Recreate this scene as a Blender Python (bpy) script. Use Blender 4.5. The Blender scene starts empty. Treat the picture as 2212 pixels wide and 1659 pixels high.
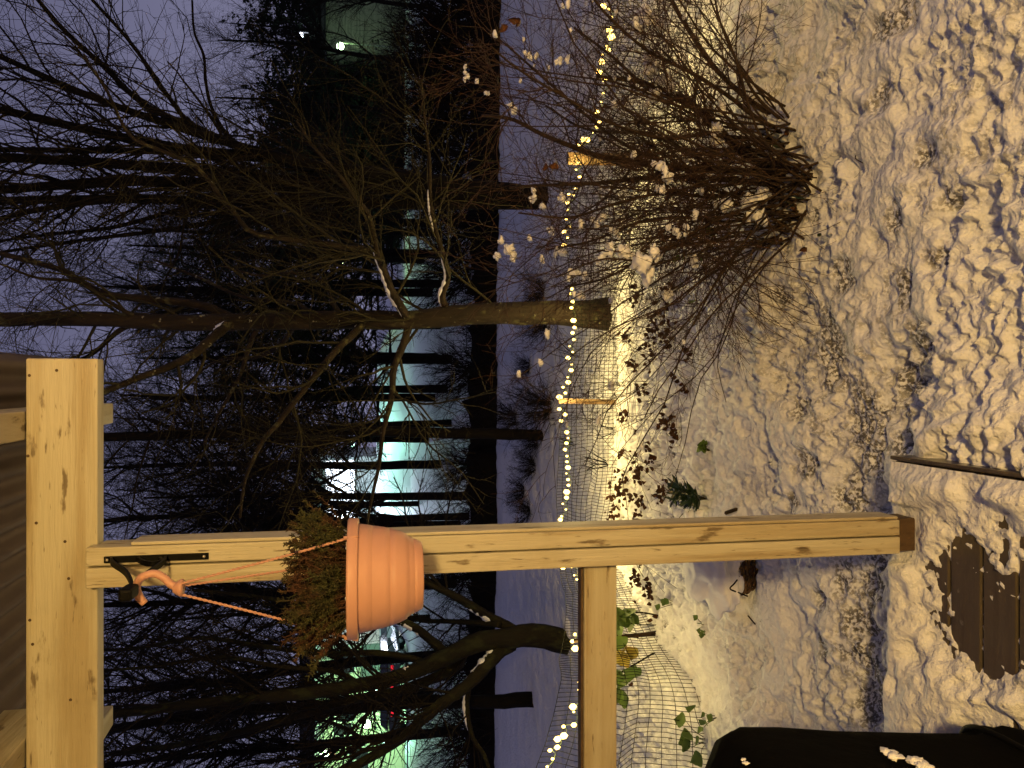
import bpy, bmesh, math
import numpy as np
from mathutils import Vector, Matrix

# ------------------------------------------------------------------ camera, world, light, exposure
scene = bpy.context.scene
COL = scene.collection
FPX, PITCH, CAMZ = 1662.0, math.radians(10.1), 1.8
cp_, sp_ = math.cos(PITCH), math.sin(PITCH)

cam_d = bpy.data.cameras.new("camera")
cam_d.sensor_fit = 'HORIZONTAL'
cam_d.sensor_width = 36.0
cam_d.lens = 36.0 * FPX / 2212.0
cam_d.clip_start = 0.05
cam_d.clip_end = 3000
cam = bpy.data.objects.new("camera", cam_d)
COL.objects.link(cam)
# the photograph was taken with the phone on its side: world "up" points to picture left
ax = Vector((0, -sp_, -cp_)); ay = Vector((1, 0, 0)); az = Vector((0, -cp_, sp_))
cam.matrix_world = Matrix(((ax.x, ay.x, az.x, 0), (ax.y, ay.y, az.y, 0), (ax.z, ay.z, az.z, CAMZ), (0, 0, 0, 1)))
scene.camera = cam

world = bpy.data.worlds.new("World")
scene.world = world
world.use_nodes = True
wn, wl = world.node_tree.nodes, world.node_tree.links
wn.clear()
w_out = wn.new('ShaderNodeOutputWorld')
w_sky = wn.new('ShaderNodeTexSky'); w_sky.sky_type = 'NISHITA'; w_sky.sun_disc = False
w_sky.sun_elevation = math.radians(1.0); w_sky.sun_rotation = math.radians(200)
w_b1 = wn.new('ShaderNodeBackground'); w_b1.inputs['Strength'].default_value = 0.004
w_b2 = wn.new('ShaderNodeBackground'); w_b2.inputs['Strength'].default_value = 1.0
# low cloud lit by the town, brighter towards the horizon
w_geo = wn.new('ShaderNodeTexCoord'); w_sep = wn.new('ShaderNodeSeparateXYZ'); wl.new(w_geo.outputs['Generated'], w_sep.inputs[0])
w_ramp = wn.new('ShaderNodeValToRGB'); wl.new(w_sep.outputs['Z'], w_ramp.inputs['Fac'])
w_ramp.color_ramp.elements[0].position = 0.0; w_ramp.color_ramp.elements[0].color = (0.205, 0.202, 0.325, 1)
w_ramp.color_ramp.elements[1].position = 0.55; w_ramp.color_ramp.elements[1].color = (0.074, 0.072, 0.138, 1)
wl.new(w_ramp.outputs['Color'], w_b2.inputs['Color'])
w_add = wn.new('ShaderNodeAddShader')
wl.new(w_sky.outputs['Color'], w_b1.inputs['Color'])
wl.new(w_b1.outputs[0], w_add.inputs[0]); wl.new(w_b2.outputs[0], w_add.inputs[1])
wl.new(w_add.outputs[0], w_out.inputs['Surface'])

sun_d = bpy.data.lights.new("weak_night_fill", 'SUN')  # added faint bluish sun lamp; the overcast night has no moon
sun_d.energy = 0.03; sun_d.angle = math.radians(40); sun_d.color = (0.8, 0.85, 1.0)
sun = bpy.data.objects.new("weak_night_fill", sun_d); COL.objects.link(sun)
sun.rotation_euler = (math.radians(35), 0, math.radians(20))

scene.view_settings.view_transform = 'Standard'
scene.view_settings.look = 'None'
scene.view_settings.exposure = 0.0
scene.view_settings.gamma = 1.0
scene.render.engine = 'CYCLES'
scene.cycles.use_denoising = True
scene.cycles.max_bounces = 3
scene.cycles.diffuse_bounces = 2
scene.cycles.adaptive_threshold = 0.03
scene.cycles.glossy_bounces = 2
scene.cycles.transmission_bounces = 2
scene.cycles.sample_clamp_indirect = 4.0
scene.cycles.caustics_reflective = False
scene.cycles.caustics_refractive = False

rng = np.random.default_rng(7)

# ------------------------------------------------------------------ from picture measurements to places
def ray(v, yi):
    a = (1659 - yi - 829.5) / FPX
    b = (1106 - v) / FPX
    return np.array([a, cp_ + b * sp_, -sp_ + b * cp_])

def at(v, yi, y):            # place seen at (v, yi) that stands y metres ahead
    d = ray(v, yi)
    return np.array([0, 0, CAMZ]) + d * (y / d[1])

def gnd(v, yi, z=0.0):       # place seen at (v, yi) at height z
    d = ray(v, yi)
    return np.array([0, 0, CAMZ]) + d * ((z - CAMZ) / d[2])

# ------------------------------------------------------------------ mesh helpers
def mesh_np(name, V, F, smooth=True):
    V = np.ascontiguousarray(V, dtype=np.float32).reshape(-1, 3)
    me = bpy.data.meshes.new(name)
    me.vertices.add(len(V)); me.vertices.foreach_set("co", V.ravel())
    if isinstance(F, np.ndarray):
        F = [F]
    F = [np.ascontiguousarray(f, dtype=np.int32) for f in F if len(f)]
    nl = sum(f.size for f in F); npoly = sum(len(f) for f in F)
    me.loops.add(nl); me.polygons.add(npoly)
    me.loops.foreach_set("vertex_index", np.concatenate([f.ravel() for f in F]))
    starts = []; o = 0
    for f in F:
        starts.append(o + np.arange(len(f), dtype=np.int32) * f.shape[1]); o += f.size
    me.polygons.foreach_set("loop_start", np.concatenate(starts).astype(np.int32))
    me.polygons.foreach_set("use_smooth", np.full(npoly, smooth, dtype=bool))
    me.update(calc_edges=True)
    return me

def link(name, me, mat=None, parent=None, loc=None, rot=None):
    o = bpy.data.objects.new(name, me)
    COL.objects.link(o)
    if mat is not None and me is not None:
        me.materials.clear(); me.materials.append(mat)
    if parent is not None:
        o.parent = parent
    if loc is not None: o.location = loc
    if rot is not None: o.rotation_euler = rot
    return o

def obj_np(name, V, F, mat, parent=None, smooth=True, **k):
    return link(name, mesh_np(name, V, F, smooth), mat, parent, **k)

def tag(o, label=None, cat=None, group=None, kind=None):
    if label: o['label'] = label
    if cat: o['category'] = cat
    if group: o['group'] = group
    if kind: o['kind'] = kind
    return o

def empty(name, label=None, cat=None, loc=(0, 0, 0), group=None, rz=0.0):
    o = bpy.data.objects.new(name, None); COL.objects.link(o)
    o.empty_display_size = 0.1
    o.location = loc; o.rotation_euler = (0, 0, rz)
    return tag(o, label, cat, group)

def copy_tree(o, parent=None):
    c = o.copy(); COL.objects.link(c); c.parent = parent
    for ch in list(o.children):
        copy_tree(ch, c)
    return c

def box(name, lo, hi, mat, parent=None, bev=0.004, seg=2, jit=0.0):
    bm = bmesh.new()
    bmesh.ops.create_cube(bm, size=1.0)
    for v in bm.verts:
        for i in range(3):
            v.co[i] = lo[i] + (v.co[i] + .5) * (hi[i] - lo[i])
            if jit: v.co[i] += rng.normal(0, jit)
    if bev > 0:
        bmesh.ops.bevel(bm, geom=list(bm.edges), offset=bev, segments=seg, affect='EDGES', profile=.5)
    me = bpy.data.meshes.new(name); bm.to_mesh(me); bm.free()
    return link(name, me, mat, parent)

def resample(pts, rad, n):
    pts = np.asarray(pts, float); rad = np.asarray(rad, float)
    # Catmull-Rom smoothing, then even spacing
    if len(pts) > 2:
        P = np.vstack([2 * pts[0] - pts[1], pts, 2 * pts[-1] - pts[-2]])
        out = []; ro = []
        for i in range(1, len(P) - 2):
            t = np.linspace(0, 1, 8, endpoint=False)[:, None]
            p0, p1, p2, p3 = P[i - 1], P[i], P[i + 1], P[i + 2]
            out.append(.5 * (2 * p1 + (p2 - p0) * t + (2 * p0 - 5 * p1 + 4 * p2 - p3) * t ** 2 + (3 * p1 - p0 - 3 * p2 + p3) * t ** 3))
            ro.append(rad[i - 1] + (rad[i] - rad[i - 1]) * t[:, 0])
        pts = np.vstack(out + [pts[-1:]]); rad = np.concatenate(ro + [rad[-1:]])
    s = np.concatenate([[0], np.cumsum(np.linalg.norm(np.diff(pts, axis=0), axis=1))])
    q = np.linspace(0, s[-1], n)
    return np.stack([np.interp(q, s, pts[:, k]) for k in range(3)], 1), np.interp(q, s, rad)

def tubes(P, R, k=3, cap=False, rough=0.0):
    """P (M,N,3), R (M,N) -> vertices, quads"""
    P = np.asarray(P, float); R = np.asarray(R, float)
    if P.ndim == 2: P = P[None]; R = R[None]
    M, N, _ = P.shape
    T = np.gradient(P, axis=1)
    T /= np.linalg.norm(T, axis=2, keepdims=True) + 1e-9
    ov = P[:, -1] - P[:, 0]
    ref = np.tile(np.array([1.0, 0.13, 0.07]), (M, 1))
    m = np.abs(ov[:, 0]) > .75 * (np.linalg.norm(ov, axis=1) + 1e-9)
    ref[m] = (0.1, 0.2, 1.0)
    m2 = m & (np.abs(ov[:, 2]) > .5 * (np.linalg.norm(ov, axis=1) + 1e-9)); ref[m2] = (0, 1, 0)
    A = np.cross(T, ref[:, None, :]); A /= np.linalg.norm(A, axis=2, keepdims=True) + 1e-9
    B = np.cross(T, A)
    th = np.arange(k) * 2 * np.pi / k
    RR = R[:, :, None] * np.ones(k)
    if rough: RR = RR * (1 + rng.normal(0, rough, RR.shape))
    V = P[:, :, None, :] + RR[..., None] * (A[:, :, None, :] * np.cos(th)[:, None] + B[:, :, None, :] * np.sin(th)[:, None])
    i = np.arange(N - 1)[:, None] * k; j = np.arange(k)[None]; jn = (j + 1) % k
    q = np.stack([i + j, i + jn, i + k + jn, i + k + j], -1).reshape(-1, 4)
    F = (q[None] + (np.arange(M) * N * k)[:, None, None]).reshape(-1, 4)
    V = V.reshape(-1, 3)
    if cap:
        c0 = np.arange(k)[::-1]; 
        caps = []
        for mm in range(M):
            caps.append(c0 + mm * N * k); caps.append(np.arange(k) + mm * N * k + (N - 1) * k)
        return V, [F, np.array(caps)]
    return V, F

def spawn(P, R, count, tr=(.15, 1), L=(.3, .8), ang=(25, 60), rs=.5, rmin=.0015, npts=5, wob=.18, trop=0., rmax=9., taper=.35, lt=0.5):
    M, N, _ = P.shape
    ln = np.linalg.norm(np.diff(P, axis=1), axis=2).sum(1)
    idx = rng.choice(M, count, p=ln / ln.sum())
    t = rng.uniform(tr[0], tr[1], count)
    f = t * (N - 1); i0 = np.minimum(f.astype(int), N - 2); w = (f - i0)[:, None]
    p = P[idx, i0] * (1 - w) + P[idx, i0 + 1] * w
    r = R[idx, i0] * (1 - w[:, 0]) + R[idx, i0 + 1] * w[:, 0]
    T = P[idx, i0 + 1] - P[idx, i0]; T /= np.linalg.norm(T, axis=1, keepdims=True) + 1e-9
    x = rng.normal(size=(count, 3)); x -= (x * T).sum(1, keepdims=True) * T; x /= np.linalg.norm(x, axis=1, keepdims=True)
    a = np.radians(rng.uniform(ang[0], ang[1], count))[:, None]
    d = np.cos(a) * T + np.sin(a) * x
    l = rng.uniform(L[0], L[1], count) * (1 - lt * t)
    out = [p]
    for s in range(npts - 1):
        d = d + rng.normal(0, wob, d.shape); d[:, 2] += trop
        d /= np.linalg.norm(d, axis=1, keepdims=True)
        out.append(out[-1] + d * (l / (npts - 1))[:, None])
    NP = np.stack(out, 1)
    r0 = np.clip(r * rs, rmin, rmax)
    NR = r0[:, None] * np.linspace(1, taper, npts)[None]
    NR = np.maximum(NR, rmin * .8)
    return NP, NR

def cat_tubes(lst):
    Vs, Fs, o = [], [], 0
    for (V, F) in lst:
        Vs.append(V); Fs.append(F + o); o += len(V)
    return np.vstack(Vs), np.vstack(Fs)

# smooth value noise on arrays
_perm = rng.permutation(4096)
_val = rng.random(4096)
def _h(ix, iy, s=0):
    return _val[_perm[(_perm[(ix + s * 131) & 4095] + iy) & 4095]]
def vnoise(x, y, s=0):
    ix = np.floor(x).astype(int); iy = np.floor(y).astype(int)
    fx = x - ix; fy = y - iy
    fx = fx * fx * (3 - 2 * fx); fy = fy * fy * (3 - 2 * fy)
    return (_h(ix, iy, s) * (1 - fx) + _h(ix + 1, iy, s) * fx) * (1 - fy) + (_h(ix, iy + 1, s) * (1 - fx) + _h(ix + 1, iy + 1, s) * fx) * fy
def fbm(x, y, o=4, s=0):
    a, v, n = .5, 0, 0
    for k in range(o):
        v = v + a * vnoise(x * 2 ** k, y * 2 ** k, s + k); n += a; a *= .5
    return v / n
def lumps(x, y, cell, s=0):
    """rounded heaps with creases between them, 0..1"""
    u = x / cell; w = y / cell
    iu = np.floor(u).astype(int); iw = np.floor(w).astype(int)
    best = np.zeros_like(u)
    for a in (-1, 0, 1):
        for b in (-1, 0, 1):
            cx = iu + a + _h(iu + a, iw + b, s); cy = iw + b + _h(iu + a, iw + b, s + 9)
            rr = .55 + .5 * _h(iu + a, iw + b, s + 17)
            d2 = ((u - cx) ** 2 + (w - cy) ** 2) / rr ** 2
            best = np.maximum(best, np.sqrt(np.clip(1 - d2, 0, 1)) * (.45 + .55 * _h(iu + a, iw + b, s + 23)))
    return best
def smooth(a, b, x):
    t = np.clip((x - a) / (b - a), 0, 1); return t * t * (3 - 2 * t)

# ------------------------------------------------------------------ materials
def mat(name, base, rough=.6, spec=.3, noise=None, bump=None, attr=None, metal=0., coord='Object', sss=0):
    m = bpy.data.materials.new(name); m.use_nodes = True
    n, l = m.node_tree.nodes, m.node_tree.links
    b = n['Principled BSDF']
    b.inputs['Base Color'].default_value = (*base, 1)
    b.inputs['Roughness'].default_value = rough
    b.inputs['Specular IOR Level'].default_value = spec
    b.inputs['Metallic'].default_value = metal
    tc = n.new('ShaderNodeTexCoord')
    col = None
    def tex(scale, detail=5, sc3=(1, 1, 1), rough_=.55):
        mp = n.new('ShaderNodeMapping'); mp.inputs['Scale'].default_value = sc3
        l.new(tc.outputs[coord], mp.inputs['Vector'])
        t = n.new('ShaderNodeTexNoise'); t.inputs['Scale'].default_value = scale
        t.inputs['Detail'].default_value = detail; t.inputs['Roughness'].default_value = rough_
        l.new(mp.outputs[0], t.inputs['Vector'])
        return t
    def ramp(src, p0, p1):
        r = n.new('ShaderNodeMapRange'); r.inputs['From Min'].default_value = p0; r.inputs['From Max'].default_value = p1
        r.interpolation_type = 'SMOOTHSTEP'
        l.new(src, r.inputs['Value']); return r.outputs[0]
    for spec_ in (noise or []):
        # (colour, scale, stretch, from, to, strength)
        c2, sc, st, a, bb, k = spec_
        t = tex(sc, 6, st)
        f = ramp(t.outputs['Fac'], a, bb)
        mu = n.new('ShaderNodeMath'); mu.operation = 'MULTIPLY'; mu.inputs[1].default_value = k; l.new(f, mu.inputs[0])
        mx = n.new('ShaderNodeMix'); mx.data_type = 'RGBA'
        l.new(mu.outputs[0], mx.inputs[0])
        if col is None: mx.inputs[6].default_value = (*base, 1)
        else: l.new(col, mx.inputs[6])
        mx.inputs[7].default_value = (*c2, 1)
        col = mx.outputs[2]
    if attr:
        an, c2 = attr
        at_ = n.new('ShaderNodeAttribute'); at_.attribute_name = an
        mx = n.new('ShaderNodeMix'); mx.data_type = 'RGBA'
        cr = tex(75, 3); cf = ramp(cr.outputs['Fac'], .40, .56)
        cm = n.new('ShaderNodeMath'); cm.operation = 'MULTIPLY'; l.new(at_.outputs['Fac'], cm.inputs[0]); l.new(cf, cm.inputs[1])
        l.new(cm.outputs[0], mx.inputs[0])
        if col is None: mx.inputs[6].default_value = (*base, 1)
        else: l.new(col, mx.inputs[6])
        mx.inputs[7].default_value = (*c2, 1); col = mx.outputs[2]
    if col is not None: l.new(col, b.inputs['Base Color'])
    if bump:
        prev = None
        for (sc, st, strength, dist) in bump:
            t = tex(sc, 4, st)
            bp = n.new('ShaderNodeBump'); bp.inputs['Strength'].default_value = strength; bp.inputs['Distance'].default_value = dist
            l.new(t.outputs['Fac'], bp.inputs['Height'])
            if prev: l.new(prev, bp.inputs['Normal'])
            prev = bp.outputs[0]
        l.new(prev, b.inputs['Normal'])
    return m

def emat(name, color, strength):
    m = bpy.data.materials.new(name); m.use_nodes = True
    n, l = m.node_tree.nodes, m.node_tree.links
    n.clear()
    o = n.new('ShaderNodeOutputMaterial'); e = n.new('ShaderNodeEmission')
    e.inputs['Color'].default_value = (*color, 1); e.inputs['Strength'].default_value = strength
    l.new(e.outputs[0], o.inputs['Surface'])
    return m

M_SNOW = mat('snow', (.86, .87, .90), .55, .25,
             noise=[((.74, .74, .78), 9, (1, 1, 1), .45, .7, .35)],
             bump=[(30, (1, 1, 1), .55, .018), (95, (1, 1, 1), .7, .009)], attr=('dirt', (.055, .046, .032)))
def pits(m, scales):
    n, l = m.node_tree.nodes, m.node_tree.links
    b = n['Principled BSDF']; prev = b.inputs['Normal'].links[0].from_socket
    tc = n.new('ShaderNodeTexCoord')
    for sc, st, dist in scales:
        v = n.new('ShaderNodeTexVoronoi'); v.feature = 'F1'; v.inputs['Scale'].default_value = sc
        wz = n.new('ShaderNodeTexNoise'); wz.inputs['Scale'].default_value = sc * .5
        ad = n.new('ShaderNodeVectorMath'); ad.operation = 'MULTIPLY_ADD'; ad.inputs[1].default_value = (.05, .05, .05)
        l.new(tc.outputs['Object'], wz.inputs['Vector']); l.new(wz.outputs['Color'], ad.inputs[0]); l.new(tc.outputs['Object'], ad.inputs[2]); l.new(ad.outputs[0], v.inputs['Vector'])
        bp = n.new('ShaderNodeBump'); bp.inputs['Strength'].default_value = st; bp.inputs['Distance'].default_value = dist
        l.new(v.outputs['Distance'], bp.inputs['Height']); l.new(prev, bp.inputs['Normal']); prev = bp.outputs[0]
    l.new(prev, b.inputs['Normal'])
pits(M_SNOW, [(34, .38, .020)])
M_SNOWC = mat('snow_clump', (.88, .88, .90), .55, .25, bump=[(60, (1, 1, 1), .5, .006), (220, (1, 1, 1), .3, .002)])
def wood(name, st, base=(.50, .455, .33)):
    return mat(name, base, .5, .35,
               noise=[((base[0] * .70, base[1] * .62, base[2] * .50), 2.6, st, .42, .64, .8),
                      ((base[0] * .55, base[1] * .46, base[2] * .36), 6.0, st, .58, .70, .60),
                      ((base[0] * 1.1, base[1] * 1.12, base[2] * 1.2), 1.7, (1, 1, 1), .5, .7, .6),
                      ((base[0] * .58, base[1] * .52, base[2] * .42), 3.1, (1, 1, 1), .54, .72, .55),
                      ((.11, .075, .040), 9.0, tuple(.45 + .28 * s for s in st), .595, .66, .85), ((.08, .055, .03), 30.0, tuple(.2 + .5 * s for s in st), .63, .70, .75)],
               bump=[(16, st, .5, .006), (90, st, .35, .002)])
M_WOODX = wood('cream_paint_along_x', (.35, 6, 6))
M_WOODY = wood('cream_paint_along_y', (6, .35, 6))
M_WOODZ = wood('cream_paint_along_z', (6, 6, .35))
M_DECK = mat('wet_deck_wood', (.085, .068, .048), .28, .4,
             noise=[((.05, .036, .022), 3, (.4, 8, 8), .4, .7, .7), ((.3, .28, .26), 22, (1, 1, 1), .66, .75, .5)], bump=[(30, (.3, 8, 8), .3, .003)])
M_FOOT = mat('post_foot_wood', (.085, .052, .026), .6, .3, noise=[((.05, .03, .015), 6, (6, 6, 1), .4, .7, .7)], bump=[(25, (5, 5, 1), .4, .004)])
M_ROOF = mat('brown_corrugated_sheet', (.13, .095, .085), .7, .15, noise=[((.09, .065, .06), 4, (1, 1, 1), .4, .7, .6)])
M_POT = mat('salmon_plastic', (.53, .285, .215), .48, .35, noise=[((.47, .25, .19), 7, (1, 1, 1), .4, .7, .5)], bump=[(30, (1, 1, 1), .12, .002)])
M_SOIL = mat('soil', (.03, .022, .015), .9, .1, bump=[(60, (1, 1, 1), .8, .01)])
M_BLACK = mat('black_iron', (.002, .002, .002), .6, .10, bump=[(80, (1, 1, 1), .2, .001)])
M_COVER = mat('black_cover_fabric', (.0022, .0022, .0025), .9, .04, bump=[(9, (1, 1, 1), .4, .02), (240, (1, 1, 1), .2, .001)])
M_HEATH = mat('heather_needles', (.045, .046, .018), .7, .2, noise=[((.060, .025, .016), 13, (1, 1, 1), .44, .58, .9), ((.03, .024, .012), 30, (1, 1, 1), .5, .65, .7)])
M_BARKL = mat('lichen_bark', (.024, .017, .011), .85, .15,
              noise=[((.011, .008, .005), 10, (1, 1, .3), .42, .62, .8), ((.075, .072, .033), 13, (1, 1, .8), .57, .66, .7), ((.30, .29, .19), 24, (1, 1, 1), .66, .70, .7)],
              bump=[(22, (1, 1, .35), .9, .02), (70, (1, 1, .6), .5, .006)])
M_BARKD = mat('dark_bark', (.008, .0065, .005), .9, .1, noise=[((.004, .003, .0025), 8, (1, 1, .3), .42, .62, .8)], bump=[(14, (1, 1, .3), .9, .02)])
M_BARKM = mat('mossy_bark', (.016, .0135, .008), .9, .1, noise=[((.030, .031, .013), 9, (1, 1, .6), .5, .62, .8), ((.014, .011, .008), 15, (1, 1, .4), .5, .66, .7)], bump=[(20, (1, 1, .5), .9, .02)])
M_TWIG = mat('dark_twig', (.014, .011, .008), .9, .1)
M_TWIGL = mat('lichen_twig', (.030, .026, .014), .9, .1)
M_RED = mat('red_brown_twig', (.046, .026, .016), .7, .25, noise=[((.045, .020, .010), 12, (1, 1, 1), .4, .65, .8)])
M_STEM = mat('brown_stem', (.036, .022, .013), .8, .2, noise=[((.028, .017, .010), 10, (1, 1, .4), .4, .65, .8)], bump=[(40, (1, 1, .3), .7, .006)])
M_NEEDLE = mat('pine_needles', (.018, .030, .012), .8, .15)
M_SPRUCE = mat('spruce_needles', (.014, .022, .013), .85, .1)
M_WIRE = mat('dark_green_wire', (.004, .005, .004), .7, .08)
M_STAKE = mat('fence_stake_wood', (.24, .16, .08), .6, .3, noise=[((.16, .08, .03), 8, (5, 5, .4), .45, .7, .8)], bump=[(30, (5, 5, .4), .4, .003)])
M_LEAFG = mat('green_leaf', (.085, .150, .028), .5, .35, noise=[((.16, .17, .035), 14, (1, 1, 1), .5, .7, .6)])
M_LEAFY = mat('yellow_leaf', (.33, .27, .06), .5, .3, noise=[((.36, .17, .06), 18, (1, 1, 1), .5, .65, .8)])
M_LEAFD = mat('dark_evergreen_leaf', (.016, .036, .012), .35, .5)
M_LEAFB = mat('withered_brown_leaf', (.075, .032, .014), .8, .15, noise=[((.03, .014, .008), 20, (1, 1, 1), .4, .6, .8)])
M_LEAFO = mat('dry_rust_leaf', (.12, .048, .018), .7, .2)
M_WICK = mat('wicker', (.13, .075, .032), .7, .2, noise=[((.04, .022, .010), 20, (1, 1, 1), .4, .6, .8)])
M_BULB = emat('warm_led', (1.0, .64, .15), 9); M_BULB.cycles.emission_sampling = 'NONE'
M_CABLE = mat('thin_green_cable', (.03, .05, .02), .5, .4)

# ------------------------------------------------------------------ ground: one sheet, trampled snow near, smooth far
def geo(a, b, q):
    n = int(math.log(b / a) / math.log(1 + q)); return a * (1 + q) ** np.arange(n)
xs_in = np.concatenate([np.arange(-2.7, -1.5, .014), np.arange(-1.5, 2.0, .0086), np.arange(2.0, 2.9, .014)])
xs_out = 2.9 + np.concatenate([[0.0], geo(.03, 700, .09)])
xs = np.concatenate([-(2.72 + (xs_out[::-1] - 2.9)), xs_in, xs_out])
ys = np.concatenate([np.linspace(-30, -3, 10), np.linspace(-2.5, 1.3, 30, endpoint=False), geo(1.3, 6.3, .0036), geo(6.3, 30, .009), geo(30, 900, .05)])
XX, YY = np.meshgrid(xs, ys)
PATCHES = []   # (x, y, rx, ry) where soil shows through
for (v, yi, rx, ry) in [(1805, 745, .16, .10), (1925, 55, .07, .13), (1910, 205, .06, .06), (1760, 470, .05, .05), (1830, 590, .09, .05), (1945, 470, .06, .04),
                        (1740, 880, .05, .05), (1865, 900, .15, .10), (1880, 980, .12, .10), (1760, 1010, .07, .08), (1990, 740, .08, .06), (1960, 620, .07, .05),
                        (1790, 820, .07, .05), (1845, 1060, .10, .08), (1900, 1290, .12, .10), (1880, 1380, .16, .10), (1905, 1470, .16, .09), (1890, 1540, .10, .08),
                        (1790, 1290, .06, .06), (1840, 1250, .08, .06), (1790, 1390, .07, .05), (1700, 640, .05, .04), (2010, 330, .05, .05), (2060, 420, .05, .05),
                        (1950, 820, .10, .07), (2040, 560, .06, .05), (1960, 930, .09, .06), (1720, 1100, .06, .05), (1900, 1180, .12, .08)]:
    g = gnd(v, yi, .05); PATCHES.append((g[0], g[1], rx * 1.35, ry * 1.45))
MOUND = gnd(1632, 1222)
def ground_z(X, Y, want_dirt=False):
    wx = X + .05 * (fbm(X * 4, Y * 4, 3, 3) - .5); wy = Y + .05 * (fbm(X * 4 + 9, Y * 4, 3, 5) - .5)
    near = 1 - smooth(3.2, 4.0, Y + .35 * (fbm(X * 1.3, Y * 1.3, 2, 40) - .5))       # chunky trodden snow
    bed = smooth(4.0, 4.4, Y) * (1 - smooth(5.35, 5.6, Y))     # pitted bed in front of the fence
    far = smooth(5.45, 5.75, Y)
    big = lumps(wx, wy, .24, 1); mid = lumps(wx, wy, .105, 2); sm = lumps(wx, wy, .047, 3); ti = lumps(wx, wy, .026, 4)
    rg = 1 - np.abs(2 * fbm(X * 11, Y * 11, 4, 14) - 1)        # crisp broken edges
    gr_ = fbm(X * 30, Y * 30, 3, 15) - .5
    soft = smooth(.40, .62, fbm(X * 1.7 + 4, Y * 1.7, 3, 19))   # smoother drifts between the broken parts
    z_near = .032 * big + (.018 - .008 * soft) * mid + (.024 - .014 * soft) * sm + (.018 - .010 * soft) * ti + .075 * fbm(X * 2.2, Y * 2.2, 3, 8) + (.014 - .008 * soft) * rg + (.014 - .008 * soft) * gr_
    z_mid = .012 * big + .018 * mid + .022 * sm + .014 * ti + .012 * gr_ + .03
    z_bed = .018 * mid + .052 * sm + .036 * ti + .030 * gr_ + .02
    z_far = .012 * mid * (1 - smooth(7, 10, Y)) + .02 * fbm(X * .9, Y * .9, 3, 6) + .05 * fbm(X * .3, Y * .3, 2, 7)
    z_far = z_far + (.034 * lumps(wx * .45, wy, .12, 6) + .028 * lumps(wx * .6, wy * 1.3, .07, 16)) * (1 - smooth(9, 16, Y))
    z = z_near * near + (1 - near) * (z_mid * (1 - bed) + z_bed * bed)
    z = z * (1 - far) + z_far * far
    # treading pits
    tn = fbm(X * 5, Y * 5, 3, 12)
    pit = smooth(.56, .72, tn) * (.3 + .7 * near) * (1 - far)
    z = z - .026 * pit * smooth(2.0, 2.3, Y + .4 * (X > -.2))
    # footprints and drip holes with sharp rims
    hole = lumps(X + 3.3, Y + 1.7, .16, 45) * smooth(.47, .60, fbm(X * 2.1, Y * 2.1, 2, 46))
    hole2 = lumps(X + 1.3, Y + .7, .055, 47) * smooth(.45, .60, fbm(X * 3.1 + 7, Y * 3.1, 2, 48))
    hole3 = lumps(X + 5.3, Y + 2.7, .034, 49) * smooth(.44, .56, fbm(X * 4.1 + 2, Y * 4.1, 2, 50))
    z = z - (.016 * smooth(.25, .7, hole) + .030 * smooth(.25, .7, hole2) + .026 * smooth(.25, .75, hole3)) * (1 - far) * (1 - bed)
    # a ridge where the shovelled snow meets the bed
    z = z + .06 * np.exp(-((Y - 3.15 - .12 * X) / .12) ** 2) * smooth(-.5, .4, X) * (1 - smooth(1.6, 2.2, X))
    # soft heap over the basket
    dm = np.sqrt(((X - MOUND[0]) / .30) ** 2 + ((Y - MOUND[1] - .12) / .26) ** 2)
    z = z * (.35 + .65 * smooth(.6, 1.25, dm)) + .20 * (1 - smooth(.1, 1.3, dm)) * smooth(-.10, .10, Y - MOUND[1])
    # heap at the foot of the bush
    db = np.sqrt(((X - .95) / .42) ** 2 + ((Y - 3.12) / .30) ** 2)
    z = z + .06 * (1 - smooth(.2, 1.1, db))
    z = z + .085 * np.exp(-(np.maximum(X + .20, 0) / .16) ** 2) * (X > -.24) * (1 - smooth(2.05, 2.35, Y))
    dirt = np.zeros_like(z)
    for (px, py, rx, ry) in PATCHES:
        d = np.sqrt(((X - px) / rx) ** 2 + ((Y - py) / ry) ** 2)
        msk = (1 - smooth(.35, 1.25, d + .9 * (fbm(X * 14, Y * 14, 3, 30) - .5)))
        z = z * (1 - .30 * msk) + .022 * msk * (lumps(X, Y, .04, 51) - .5)
        dirt = np.maximum(dirt, msk)
    # ground rises a little under the far houses
    z = z + .0 * Y
    spk = fbm(X * 42, Y * 42, 3, 33)
    wide = smooth(.50, .66, fbm(X * 1.5 + 11, Y * 1.5, 3, 37)) * (1 - smooth(3.0, 3.5, Y))
    wide = np.maximum(wide, np.exp(-((Y - 2.56 - .06 * X) / .25) ** 2) * smooth(.75, .05, X) * smooth(.38, .58, fbm(X * 3.3, Y * 3.3 + 5, 2, 38)))
    low = np.maximum(dirt * smooth(.32, .50, spk + .25 * (dirt - .6)), .55 * wide * smooth(.45, .60, spk))
    low = np.maximum(low, .22 * smooth(.5, .85, np.maximum(hole2, hole3)) * near)
    bedd = bed * smooth(.50, .60, fbm(X * 17, Y * 17, 3, 35)) * smooth(.55, .25, sm) * .95
    d_all = np.clip(np.maximum(low * .9, bedd), 0, 1) * (1 - far)
    return (z, d_all) if want_dirt else z
ZZ, DD = ground_z(XX, YY, True)
und = (XX < -.26) & (YY < 2.12)
ZZ = np.where(und, np.minimum(ZZ, .03), ZZ); DD = np.where(und, 1.0, DD)     # bare soil under the deck
nx, ny = len(xs), len(ys)
ii = (np.arange(ny - 1)[:, None] * nx + np.arange(nx - 1)[None]).ravel()
gq = np.stack([ii, ii + 1, ii + nx + 1, ii + nx], 1)
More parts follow.
